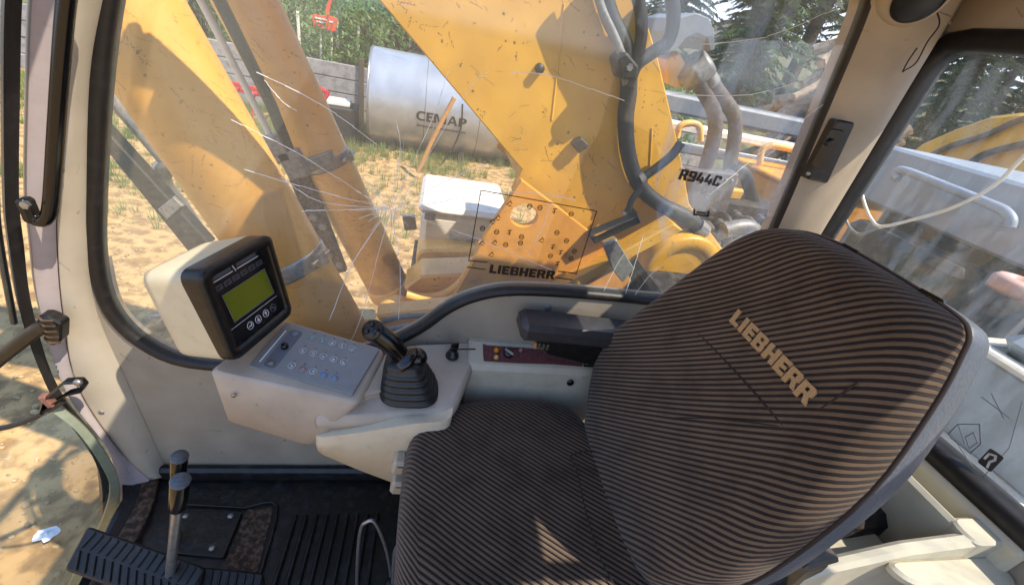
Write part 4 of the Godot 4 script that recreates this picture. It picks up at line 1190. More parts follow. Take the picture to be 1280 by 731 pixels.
	var ig := thing("ignition_key", "black ignition lock with its key turned on the console top", "key", kp)
	part(ig, "lock", mb().lathe([Vector2(0, -0.004), Vector2(0.019, -0.004), Vector2(0.018, 0.006), Vector2(0.012, 0.01), Vector2(0.012, 0.018), Vector2(0, 0.019)], Transform3D(Basis.IDENTITY, kp), 20), M.black)
	part(ig, "key_bow", mb().box(kp + Vector3(0.004, 0.03, 0), Vector3(0.024, 0.03, 0.007), Basis(Vector3.UP, 0.3), 0.003), M.gloss_black)
	part(ig, "key_tag", mb().box(kp + Vector3(0.04, 0.026, 0.0), Vector3(0.05, 0.005, 0.004), Basis(Vector3.UP, 0.1), 0.0015), M.black)

	# joystick
	var jp: Vector3 = [Vector3(-0.010, 0.605, -0.834)][0]
	var joy := thing("joystick", "black joystick with ribbed rubber boot and three thumb buttons", "joystick", jp)
	rings = []
	var prof := []
	for k in 31:
		var f := k / 30.0
		prof.append([lerpf(0.067, 0.043, f) + 0.0055 * absf(sin(f * PI * 5.0)) - 0.002, f * 0.088])
	prof.append_array([[0.042, 0.1], [0.036, 0.108], [0.02, 0.11]])
	for q in prof:
		var ring := PackedVector3Array()
		for k in 28:
			var a := TAU * k / 28
			var cx := signf(cos(a)) * pow(absf(cos(a)), 0.6)
			var cz := signf(sin(a)) * pow(absf(sin(a)), 0.6)
			ring.append(jp + Vector3(cx * q[0] * 1.1 - 0.22 * q[1], q[1], cz * q[0]))
		rings.append(ring)
	part(joy, "boot", mb().loft(rings, 0, true), M.boot)
	var j0 := jp + Vector3(-0.022, 0.105, 0)
	var h1: Vector3 = [Vector3(-0.111, 0.772, -0.880)][0]
	h1 += Vector3(0.004, 0.022, 0)
	h1.z = jp.z
	var ax := (h1 - j0).normalized()
	var skirt := Transform3D(Basis(Quaternion(Vector3.UP, ax)), j0)
	part(joy, "collar", mb().lathe([Vector2(0, -0.008), Vector2(0.042, -0.004), Vector2(0.04, 0.006), Vector2(0.026, 0.016), Vector2(0.02, 0.02), Vector2(0, 0.02)], skirt, 22), M.gloss_black)
	part(joy, "thumb_rest", mb().lathe([Vector2(0, 0.0), Vector2(0.024, 0.002), Vector2(0.026, 0.014), Vector2(0.02, 0.026), Vector2(0.008, 0.031), Vector2(0, 0.031)], Transform3D(Basis(Vector3.BACK, -0.2), j0 + Vector3(0.03, -0.006, -0.004)), 20), M.gloss_black)
	var grip := [j0]
	for k in 7: grip.append(j0.lerp(h1, (k + 1) / 7.0) + Vector3(0.006, 0.003, 0) * sin(PI * (k + 1) / 7.0))
	part(joy, "handle", mb().tube(grip, [0.024, 0.022, 0.022, 0.024, 0.025, 0.025, 0.024, 0.025], 18), M.gloss_black)
	var head := Basis(Quaternion(Vector3.UP, (ax + Vector3(0.25, 0.5, 0.75)).normalized()))
	var hd := part(joy, "head", mb().lathe([Vector2(0, -0.022), Vector2(0.018, -0.018), Vector2(0.026, -0.006), Vector2(0.0265, 0.006), Vector2(0.024, 0.012), Vector2(0, 0.014)], Transform3D(head, h1), 24), M.black)
	for k in 3:
		var a := TAU * k / 3 + 0.6
		part(hd, "thumb_button", mb().lathe([Vector2(0, 0), Vector2(0.0065, 0), Vector2(0.006, 0.006), Vector2(0, 0.007)], Transform3D(head, h1 + head * Vector3(cos(a) * 0.012, 0.0125, sin(a) * 0.012)), 14), M.gloss_black)


func build_floor_things() -> void:
	# pair of travel levers
	for k in 2:
		var top: Vector3 = [[Vector3(-0.494, 0.471, -0.660)][0], [Vector3(-0.581, 0.366, -0.800)][0]][k]
		var foot: Vector3 = [[Vector3(-0.604, 0.003, -0.640)][0], [Vector3(-0.706, -0.189, -0.780)][0]][k]
		var lv := thing("travel_lever", ["nearer steel travel lever with a black grip, standing by the pedal", "farther travel lever, only its black grip showing over the nearer one"][k], "lever", foot, "travel levers")
		var ax := (top - foot).normalized()
		part(lv, "rod", mb().tube([foot, foot.lerp(top, 0.5), top - ax * 0.05], 0.0115, 12), M.steel)
		part(lv, "grip", mb().lathe([Vector2(0, -0.105), Vector2(0.016, -0.105), Vector2(0.018, -0.1), Vector2(0.0185, -0.06), Vector2(0.0195, -0.012), Vector2(0.0185, -0.008)], Transform3D(Basis(Quaternion(Vector3.UP, ax)), top), 20), M.gloss_black)
		part(lv, "cap", mb().lathe([Vector2(0, -0.01), Vector2(0.0195, -0.008), Vector2(0.0205, -0.002), Vector2(0.0185, 0.001), Vector2(0, 0.001)], Transform3D(Basis(Quaternion(Vector3.UP, (ax + Vector3(0.05, 0, 0.12)).normalized())), top), 22), grain(Color(0.3, 0.31, 0.33), 0.25, 0.35, 0.05))
	# ribbed pedals
	for k in 2:
		var q: Array = [[Vector3(-0.826, 0.130, -0.756), Vector3(-0.507, 0.100, -0.655), Vector3(-0.495, 0.070, -0.553), Vector3(-0.828, 0.100, -0.661)], [Vector3(-0.561, 0.080, -0.671), Vector3(-0.363, 0.060, -0.652), Vector3(-0.337, 0.050, -0.569), Vector3(-0.516, 0.060, -0.575)]][k]
		var ped := thing("foot_pedal", ["black foot pedal with herringbone ribs at the door side", "second ribbed pedal right of the travel lever foot, cut by the picture's lower edge"][k], "pedal", q[3], "pedals")
		var ex: Vector3 = (q[1] - q[0]).normalized()
		var nn: Vector3 = ex.cross(q[3] - q[0]).normalized()
		if nn.y < 0: nn = -nn
		var ey: Vector3 = nn.cross(ex)
		var t := Transform3D(Basis(ex, ey, nn), q[0])
		var poly := q.map(func(p): var l: Vector3 = t.affine_inverse() * p; return Vector2(l.x, l.y))
		part(ped, "tread", mb().prism(rounded(poly, 0.012), -0.022, 0.0, t, 0.005), M.rubber)
		var n := 15 if k == 0 else 9
		for i in n:
			for side in 2:
				var f := (i + 0.7) / (n + 0.4)
				var a: Vector2 = (poly[0] as Vector2).lerp(poly[1], f)
				var b: Vector2 = (poly[3] as Vector2).lerp(poly[2], f)
				var slip := (poly[1] - poly[0] as Vector2) * 0.045
				var p := a.lerp(b, 0.07 if side == 0 else 0.53) + (slip if side == 0 else Vector2.ZERO)
				var r := a.lerp(b, 0.47 if side == 0 else 0.93) + (Vector2.ZERO if side == 0 else slip)
				var m := (p + r) * 0.5
				part(ped, "tread_rib", mb().box(t * Vector3(m.x, m.y, 0.002), Vector3((r - p).length(), 0.006, 0.007), t.basis * Basis(Vector3.BACK, (r - p).angle()), 0.002), M.rubber)
	# floor hatch
	var hq: Array = [Vector3(-0.680, 0.012, -0.876), Vector3(-0.500, 0.012, -0.860), Vector3(-0.499, 0.012, -0.720), Vector3(-0.662, 0.012, -0.743)]
	var ha := thing("floor_hatch", "black screwed cover plate on the cab floor beside a rusty patch", "cover plate", Vector3(hq[0].x, 0.0, hq[0].z))
	var tt := Transform3D(Basis(Vector3(1, 0, 0), Vector3(0, 0, -1), Vector3(0, 1, 0)), Vector3.ZERO)
	part(ha, "plate", mb().prism(rounded(hq.map(func(p): return Vector2(p.x, -p.z)), 0.01), 0.001, 0.012, tt, 0.002), M.floor)
	for s in [Vector3(-0.528, 0.012, -0.845), Vector3(-0.540, 0.012, -0.748), Vector3(-0.654, 0.012, -0.847), Vector3(-0.645, 0.012, -0.758)]:
		part(ha, "screw", mb().lathe([Vector2(0, 0), Vector2(0.009, 0), Vector2(0.009, 0.004), Vector2(0.004, 0.006), Vector2(0, 0.006)], Transform3D(Basis.IDENTITY, s), 8), M.steel)
	hq = [Vector3(-0.494, 0.004, -0.872), Vector3(-0.415, 0.004, -0.877), Vector3(-0.395, 0.004, -0.679), Vector3(-0.490, 0.004, -0.700)]
	var rp := thing("rust_plate", "brown rusted strip of bare floor beside the cover plate", "plate", Vector3(hq[0].x, 0.0, hq[0].z))
	part(rp, "plate", mb().prism(rounded(hq.map(func(p): return Vector2(p.x, -p.z)), 0.012), 0.001, 0.004, tt, 0.001), M.rust)
	for l in [[Vector3(-0.499, 0.008, -0.875), Vector3(-0.405, 0.008, -0.879), Vector3(-0.385, 0.008, -0.664)], [Vector3(-0.690, 0.008, -0.889), Vector3(-0.499, 0.008, -0.875)]]:
		part(rp, "raised_edge", mb().tube(curve(l, 4), 0.004, 6), M.floor)


func build_rear_things() -> void:
	# moulded tray under the rear window
	var plan := Transform3D(Basis(Vector3(1, 0, 0), Vector3(0, 0, -1), Vector3(0, 1, 0)), Vector3.ZERO)
	var tr := thing("storage_tray", "pale moulded storage tray with deep pockets under the rear window", "storage tray", Vector3(0.95, 0.5, -0.5))
	var m := grain(Color(0.76, 0.74, 0.66), 0.05, 0.5, 0.5, Color(0.5, 0.46, 0.36), 0.17, 0.03)
	part(tr, "floor", mb().box(Vector3(0.93, 0.56, -0.55), Vector3(0.44, 0.02, 0.6), Basis.IDENTITY, 0.006), m)
	part(tr, "rear_rim", mb().box(Vector3(1.138, 0.69, -0.55), Vector3(0.022, 0.25, 0.56), Basis.IDENTITY, 0.009), m)
	part(tr, "slot_wall", mb().box(Vector3(1.067, 0.685, -0.56), Vector3(0.018, 0.24, 0.5), Basis.IDENTITY, 0.008), m)
	part(tr, "slot_end", mb().prism(rounded([Vector2(1.055, 0.298), Vector2(1.152, 0.298), Vector2(1.152, 0.352), Vector2(1.055, 0.352)], 0.024, 6), 0.56, 0.806, plan, 0.005, 0), m)
	part(tr, "slot_floor", mb().box(Vector3(1.1, 0.66, -0.58), Vector3(0.06, 0.012, 0.48), Basis.IDENTITY, 0.004), M.brown)
	part(tr, "near_wall", mb().prism(rounded([Vector2(1.08, 0.56), Vector2(1.08, 0.805), Vector2(0.92, 0.78), Vector2(0.80, 0.735), Vector2(0.72, 0.70), Vector2(0.72, 0.56)], 0.015), -0.327, -0.30, Transform3D.IDENTITY, 0.008), m)
	part(tr, "pocket_step", mb().box(Vector3(0.96, 0.6, -0.5), Vector3(0.2, 0.07, 0.3), Basis(Vector3.BACK, 0.25), 0.01), m)
	part(tr, "outer_lip", mb().prism(rounded([Vector2(0.88, 0.302), Vector2(0.9, 0.26), Vector2(1.1, 0.235), Vector2(1.15, 0.25), Vector2(1.15, 0.302)], 0.03, 6), 0.735, 0.757, plan, 0.006, 0), m)
	var bx := thing("brown_box", "small brown plastic box between the seat back and the pale tray", "box", Vector3(0.735, 0.65, -0.335))
	part(bx, "body", mb().box(Vector3(0.735, 0.70, -0.335), Vector3(0.08, 0.10, 0.07), Basis(Vector3.UP, 0.15), 0.012), M.brown)
	part(bx, "lid", mb().box(Vector3(0.735, 0.755, -0.335), Vector3(0.085, 0.014, 0.075), Basis(Vector3.UP, 0.15), 0.005), M.brown)
	var cr := thing("seat_belt_reel", "dark belt reel in the lower corner behind the seat shell", "belt reel", Vector3(0.68, 0.6, -0.3))
	part(cr, "reel", mb().lathe([Vector2(0, -0.02), Vector2(0.04, -0.02), Vector2(0.045, -0.01), Vector2(0.045, 0.01), Vector2(0.04, 0.02), Vector2(0, 0.02)], Transform3D(Basis(Vector3.RIGHT, PI / 2), Vector3(0.66, 0.68, -0.31)), 24), M.black)
	part(cr, "bracket", mb().box(Vector3(0.67, 0.62, -0.33), Vector3(0.06, 0.12, 0.02), Basis.IDENTITY, 0.004), M.black)
	var cb := thing("white_cable", "white cable sagging across the outside of the rear window", "cable", [Vector3(1.300, 1.170, -1.013)][0])
	part(cb, "cable", mb().tube(curve([Vector3(1.300, 1.511, -0.803), Vector3(1.300, 1.428, -0.820), Vector3(1.300, 1.352, -0.833), Vector3(1.300, 1.281, -0.879), Vector3(1.300, 1.219, -0.946), Vector3(1.300, 1.172, -1.009), Vector3(1.300, 1.178, -1.048), Vector3(1.300, 1.203, -1.089), Vector3(1.300, 1.230, -1.122)], 5), 0.0045, 8), M.white_lid)
	part(cb, "cable_tail", mb().tube(curve([Vector3(1.310, 1.228, -1.130), Vector3(1.310, 1.203, -1.149), Vector3(1.310, 1.170, -1.150), Vector3(1.310, 1.134, -1.117), Vector3(1.310, 1.122, -1.069), Vector3(1.310, 1.139, -1.043), Vector3(1.310, 1.166, -1.019)], 5), 0.004, 8), M.dull_steel)


func cylinder(called: String, label: String, a: Vector3, b: Vector3, r: float, m: Material, clamp_at: float, foot := true) -> void:
	var c := thing(called, label, "hydraulic cylinder", a, "boom lift cylinders")
	var d := (b - a).normalized()
	var t := Transform3D(Basis(Quaternion(Vector3.UP, d)), a)
	var l := (b - a).length()
	part(c, "barrel", mb().lathe([Vector2(0, 0), Vector2(r * 0.9, 0), Vector2(r, 0.015), Vector2(r, l * 0.25), Vector2(r, l * 0.5), Vector2(r, l * 0.75), Vector2(r, l), Vector2(0, l)], t, 48), m)
	if foot:
		part(c, "end_ring", mb().lathe([Vector2(0, -0.03), Vector2(r * 1.04, -0.03), Vector2(r * 1.06, -0.02), Vector2(r * 1.06, 0.04), Vector2(r * 1.01, 0.05), Vector2(0, 0.05)], t, 48), m)
		var e := mb()
		e.lathe([Vector2(0, -0.09), Vector2(r * 0.75, -0.09), Vector2(r * 0.75, 0.09), Vector2(0, 0.09)], Transform3D(Basis(Vector3.RIGHT, PI / 2), a - d * 0.1), 28)
		part(c, "eye", e, m)
	var k := t.translated_local(Vector3(0, l * clamp_at, 0))
	var cl := part(c, "clamp", mb().lathe([Vector2(r * 0.98, -0.028), Vector2(r * 1.03, -0.028), Vector2(r * 1.035, -0.02), Vector2(r * 1.035, 0.02), Vector2(r * 1.03, 0.028), Vector2(r * 0.98, 0.028)], k, 48), M.steel)
	var side := (k.basis.inverse() * Vector3(0.93, 0, 0.35)).normalized()
	side.y = 0
	side = side.normalized()
	part(cl, "clamp_lug", mb().box(k * (side * (r + 0.018)), Vector3(0.04, 0.05, 0.03), k.basis * Basis(Vector3.UP, -atan2(side.z, side.x)), 0.004), M.dull_steel)
	part(cl, "clamp_bolt", mb().tube([k * (side * (r + 0.022) + Vector3(-side.z, 0, side.x) * -0.045), k * (side * (r + 0.022) + Vector3(-side.z, 0, side.x) * 0.045)], 0.008, 8), M.steel)
	# oil pipe held along the barrel
	var far_side := (k.basis.inverse() * Vector3(-0.25, 0, -1.0))
	far_side.y = 0
	far_side = far_side.normalized() * (r + 0.03)
	part(c, "oil_pipe", mb().tube([t * (far_side + Vector3(0, 0.15, 0)), t * (far_side + Vector3(0, l * 0.5, 0)), t * (far_side + Vector3(0, l, 0))], 0.018, 10), M.dull_steel)


func build_boom() -> void:
	# lift cylinders
	var a := Vector3(-0.245, 0.142, -1.38)
	var d := Vector3(-0.392, 0.86, 0).normalized()
	cylinder("boom_cylinder", "nearer and wider yellow boom cylinder with a steel band clamp", a, a + d * 2.9, 0.133, M.cyl_yellow, 0.19, false)
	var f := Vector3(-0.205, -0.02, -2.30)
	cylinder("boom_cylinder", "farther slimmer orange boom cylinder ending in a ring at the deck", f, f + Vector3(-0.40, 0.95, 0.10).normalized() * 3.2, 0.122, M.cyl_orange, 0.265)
	for k in 2:
		var pz := -1.95 - 0.08 * k
		var pts: Array = [[Vector3(-0.661, 0.857, -1.950), Vector3(-0.748, 1.070, -1.950), Vector3(-0.863, 1.343, -1.950), Vector3(-0.908, 1.470, -1.950)], [Vector3(-0.593, 0.799, -1.950), Vector3(-0.665, 1.031, -1.950), Vector3(-0.800, 1.355, -1.950), Vector3(-0.849, 1.482, -1.950)]][k]
		var pi := thing("hydraulic_pipe", ["slim steel pipe running up between the two boom cylinders, left of its pair", "dark steel pipe close against the farther boom cylinder, right of its pair"][k], "pipe", pts[0], "pipes between the cylinders")
		part(pi, "pipe", mb().tube(pts, 0.013 if k == 0 else 0.022, 10), M.white_lid if k == 0 else M.hose)
		part(pi, "bracket", mb().box(pts[0], Vector3(0.09, 0.12, 0.05), Basis(Vector3.BACK, 0.4), 0.006), M.dull_steel)

	var sp := thing("pipe_support", "rusty strap plate with bolts beside the farther boom cylinder", "bracket", [Vector3(-0.523, 0.416, -2.100)][0])
	part(sp, "plate", mb().prism([Vector2(-0.705, 0.772), Vector2(-0.620, 0.815), Vector2(-0.529, 0.537), Vector2(-0.421, 0.189), Vector2(-0.505, 0.155), Vector2(-0.613, 0.491)], -2.15, -2.1, Transform3D.IDENTITY, 0.006), M.rust)
	part(sp, "strap", mb().prism([Vector2(-0.624, 0.766), Vector2(-0.470, 0.844), Vector2(-0.458, 0.794), Vector2(-0.607, 0.705)], -2.1, -2.05, Transform3D.IDENTITY, 0.006), M.dull_steel)
	for b in [Vector3(-0.565, 0.502, -2.090), Vector3(-0.523, 0.456, -2.090), Vector3(-0.498, 0.294, -2.090), Vector3(-0.447, 0.242, -2.090)]:
		part(sp, "bolt", mb().lathe([Vector2(0, 0), Vector2(0.02, 0), Vector2(0.02, 0.02), Vector2(0, 0.022)], Transform3D(Basis(Vector3.RIGHT, PI / 2), b), 6, -1), M.dull_steel)

	# boom: a welded box between two side plates
	var boom := thing("excavator_boom", "massive yellow excavator boom rising beside the cab window", "excavator boom", Vector3(1.0, 0.6, -1.9))
	var o: Array = [Vector2(0.304, 0.935), Vector2(0.326, 1.018), Vector2(-0.199, 1.450)]
	o.append_array([Vector2(-1.3, 2.36), Vector2(-0.5, 3.1), Vector2(0.25, 2.25)])
	o.append_array([Vector2(0.609, 1.605), Vector2(0.719, 1.475), Vector2(0.934, 1.179), Vector2(1.065, 0.981), Vector2(1.361, 0.768), Vector2(1.215, 0.530), Vector2(0.894, 0.607), Vector2(0.540, 0.783)])
	part(boom, "side_plate", mb().prism(o, -1.63, -1.6, Transform3D.IDENTITY, 0.004), M.yellow)
	part(boom, "side_plate", mb().prism(o, -2.28, -2.25, Transform3D.IDENTITY, 0.004), M.yellow)
	var inn := []
	var pc := Geometry2D.offset_polygon(PackedVector2Array(o), -0.03)[0]
	for p in pc: inn.append(p)
	part(boom, "web_plate", mb().prism(inn, -2.252, -1.628, Transform3D.IDENTITY, 0.003), M.yellow)
	for l in [[Vector2(0.400, 1.211), Vector2(0.373, 1.436), Vector2(0.356, 1.557)], [Vector2(0.786, 1.246), Vector2(0.844, 1.070), Vector2(0.852, 0.934)]]:
		var wl := mb()
		wl.tube(l.map(func(p): return Vector3(p.x, p.y, -1.6)), 0.004, 6)
		part(boom, "weld_seam", wl, M.yellow)
	part(boom, "pin_plate", mb().prism(rounded([Vector2(0.483, 1.147), Vector2(0.516, 1.175), Vector2(0.554, 1.152), Vector2(0.522, 1.117)], 0.006), -1.6, -1.565, Transform3D.IDENTITY, 0.005), M.hose)
	part(boom, "grease_fitting", mb().lathe([Vector2(0, 0), Vector2(0.016, 0), Vector2(0.016, 0.02), Vector2(0, 0.022)], Transform3D(Basis(Vector3.RIGHT, PI / 2), [Vector3(0.317, 1.366, -1.600)][0]), 12), M.hose)
	# foot boss with its pin
	var bc: Vector3 = [Vector3(1.102, 0.696, -1.560)][0]
	part(boom, "foot_boss", mb().lathe([Vector2(0.115, -0.05), Vector2(0.175, -0.05), Vector2(0.18, -0.04), Vector2(0.18, 0.05), Vector2(0.17, 0.06), Vector2(0.125, 0.06), Vector2(0.115, 0.05)], Transform3D(Basis(Vector3.RIGHT, PI / 2), bc), 40), M.yellow)
	part(boom, "foot_pin", mb().lathe([Vector2(0, -0.05), Vector2(0.118, -0.05), Vector2(0.118, 0.02), Vector2(0.1, 0.03), Vector2(0.03, 0.03), Vector2(0.025, 0.045), Vector2(0, 0.045)], Transform3D(Basis(Vector3.RIGHT, PI / 2), bc), 32), M.grime)
	# bracket of the upper carriage that carries the boom
	var br := thing("boom_bracket", "orange carriage bracket plate with an oval hole below the boom", "bracket", Vector3(0.5, 0.3, -1.55))
	var outer: Array = [Vector2(0.314, 1.004), Vector2(0.483, 0.916), Vector2(0.775, 0.757), Vector2(0.884, 0.637), Vector2(0.819, 0.490), Vector2(0.109, 0.419), Vector2(0.178, 0.623), Vector2(0.214, 0.767)]
	var hole := []
	var hc: Vector2 = [Vector2(0.350, 0.872)][0]
	for k in 18: hole.append(hc + Vector2(cos(TAU * k / 18) * 0.055, sin(TAU * k / 18) * 0.048))
	var cut := Geometry2D.clip_polygons(PackedVector2Array(outer), PackedVector2Array(hole))
	var joined := Array(bridge(outer, hole)) if cut.size() > 1 else Array(cut[0])
	part(br, "plate", mb().prism(joined, -1.54, -1.5, Transform3D.IDENTITY, 0.0), M.orange)
	part(br, "flange", mb().prism([Vector2(0.523, 0.535), Vector2(0.523, 0.591), Vector2(0.928, 0.942), Vector2(0.979, 0.921)], -1.53, -1.44, Transform3D.IDENTITY, 0.004), M.yellow)
	part(br, "clamp_plate", mb().prism(rounded([Vector2(0.649, 0.839), Vector2(0.695, 0.869), Vector2(0.810, 0.753), Vector2(0.784, 0.686), Vector2(0.727, 0.732)], 0.008), -1.42, -1.39, Transform3D.IDENTITY, 0.004), M.dull_steel)
	part(br, "rub_pad", mb().prism(rounded([Vector2(0.609, 0.845), Vector2(0.763, 0.940), Vector2(0.770, 0.967), Vector2(0.802, 0.925), Vector2(0.643, 0.811)], 0.006), -1.5, -1.45, Transform3D.IDENTITY, 0.004), M.hose)
	part(br, "foot_rib", mb().prism([Vector2(-0.184, 0.349), Vector2(0.109, 0.419), Vector2(0.357, 0.586), Vector2(0.434, 0.547), Vector2(0.118, 0.335), Vector2(-0.149, 0.267)], -1.6, -1.5, Transform3D.IDENTITY, 0.01), M.cyl_orange)
	var lug := mb()
	lug.lathe([Vector2(0, -0.08), Vector2(0.09, -0.08), Vector2(0.1, -0.06), Vector2(0.1, 0.06), Vector2(0.09, 0.08), Vector2(0, 0.08)], Transform3D(Basis(Vector3.RIGHT, PI / 2), Vector3(-0.13, 0.06, -1.9)), 28)
	part(br, "lug", lug, M.cyl_orange)
	part(br, "lug_arm", mb().prism([Vector2(-0.098, 0.246), Vector2(-0.023, 0.327), Vector2(0.443, 0.404), Vector2(0.739, 0.274), Vector2(-0.029, 0.128)], -2.1, -1.9, Transform3D.IDENTITY, 0.012), M.cyl_orange)
	part(br, "curved_flange", mb().tube(curve([Vector3(-0.082, 0.235, -1.860), Vector3(0.007, 0.224, -1.860), Vector3(0.110, 0.255, -1.860), Vector3(0.190, 0.341, -1.860), Vector3(0.234, 0.440, -1.860), Vector3(0.268, 0.534, -1.860)], 5), 0.026, 10), M.cyl_orange)

	# hoses that climb the boom
	var hs := [[0.03, "thick black hose running down the boom and bending to its foot", [Vector3(0.435, 1.643, -1.560), Vector3(0.501, 1.552, -1.560), Vector3(0.584, 1.472, -1.560), Vector3(0.634, 1.363, -1.560), Vector3(0.658, 1.261, -1.560), Vector3(0.713, 1.140, -1.560), Vector3(0.798, 1.036, -1.560), Vector3(0.911, 0.975, -1.560), Vector3(1.040, 0.940, -1.560), Vector3(1.158, 0.882, -1.560)], M.hose],
		[0.014, "grey sleeved hose at the boom top left of the thick black hose", [Vector3(0.399, 1.654, -1.540), Vector3(0.463, 1.565, -1.540), Vector3(0.527, 1.502, -1.540), Vector3(0.584, 1.436, -1.540), Vector3(0.616, 1.375, -1.540)], M.dull_steel],
		[0.022, "short black hose crossing from the thick hose to the rear boom edge", [Vector3(0.624, 1.369, -1.540), Vector3(0.628, 1.434, -1.540), Vector3(0.669, 1.479, -1.540), Vector3(0.711, 1.520, -1.540), Vector3(0.702, 1.590, -1.540), Vector3(0.644, 1.683, -1.540)], M.hose],
		[0.013, "thin dark hose hanging from the bend beside the boom foot", [Vector3(0.788, 1.032, -1.530), Vector3(0.771, 0.984, -1.530), Vector3(0.771, 0.944, -1.530), Vector3(0.758, 0.921, -1.530)], M.hose],
		[0.017, "thin hose at the boom's rear edge that sweeps down to the left", [Vector3(0.891, 1.223, -1.540), Vector3(0.868, 1.166, -1.540), Vector3(0.816, 1.103, -1.540), Vector3(0.779, 1.066, -1.540)], M.hose],
		[0.02, "upper black hose beside the boom's rear edge at the picture top", [Vector3(0.532, 1.661, -1.540), Vector3(0.585, 1.589, -1.540), Vector3(0.613, 1.529, -1.540), Vector3(0.623, 1.462, -1.540), Vector3(0.617, 1.408, -1.540)], M.hose]]
	for h in hs:
		var th := thing("hydraulic_hose", h[1], "hose", h[2][0], "hoses on the boom")
		part(th, "hose", mb().tube(curve(h[2], 5), h[0], 12), h[3])
		part(th, "coupling", mb().tube([h[2][-1], (h[2][-1] as Vector3).lerp(h[2][-2], 0.4)], h[0] * 1.2, 12, -1), M.dull_steel)
	var tie := thing("hose_clamp", "black clamp that bundles the hoses on the boom's upper face", "clamp", [Vector3(0.609, 1.417, -1.530)][0])
	part(tie, "clamp", mb().prism(rounded([Vector2(0.543, 1.445), Vector2(0.568, 1.468), Vector2(0.627, 1.432), Vector2(0.629, 1.394), Vector2(0.580, 1.386)], 0.012), -1.6, -1.5, Transform3D.IDENTITY, 0.008), M.hose)
	part(tie, "bolt", mb().lathe([Vector2(0, 0), Vector2(0.012, 0), Vector2(0.012, 0.012), Vector2(0, 0.012)], Transform3D(Basis(Vector3.RIGHT, PI / 2), [Vector3(0.589, 1.426, -1.500)][0]), 6, -1), M.steel)


# one outline that runs round a plate and, through a hair-thin cut, round its hole
func bridge(outer: Array, hole: Array) -> PackedVector2Array:
	var o := PackedVector2Array(outer)
	if Geometry2D.is_polygon_clockwise(o): o.reverse()
	var h := PackedVector2Array(hole)
	if not Geometry2D.is_polygon_clockwise(h): h.reverse()
	var bi := 0
	var bj := 0
	for i in o.size():
		for j in h.size():
			if o[i].distance_to(h[j]) < o[bi].distance_to(h[bj]):
				bi = i
				bj = j
	var out := PackedVector2Array()
	for i in bi + 1: out.append(o[i])
	for j in h.size() + 1: out.append(h[(bj + j) % h.size()])
	var e := (o[(bi + 1) % o.size()] - o[bi]).normalized() * 0.0004
	out[out.size() - 1] += e
	out.append(o[bi] + e)
	for i in range(bi + 1, o.size()): out.append(o[i])
	return out


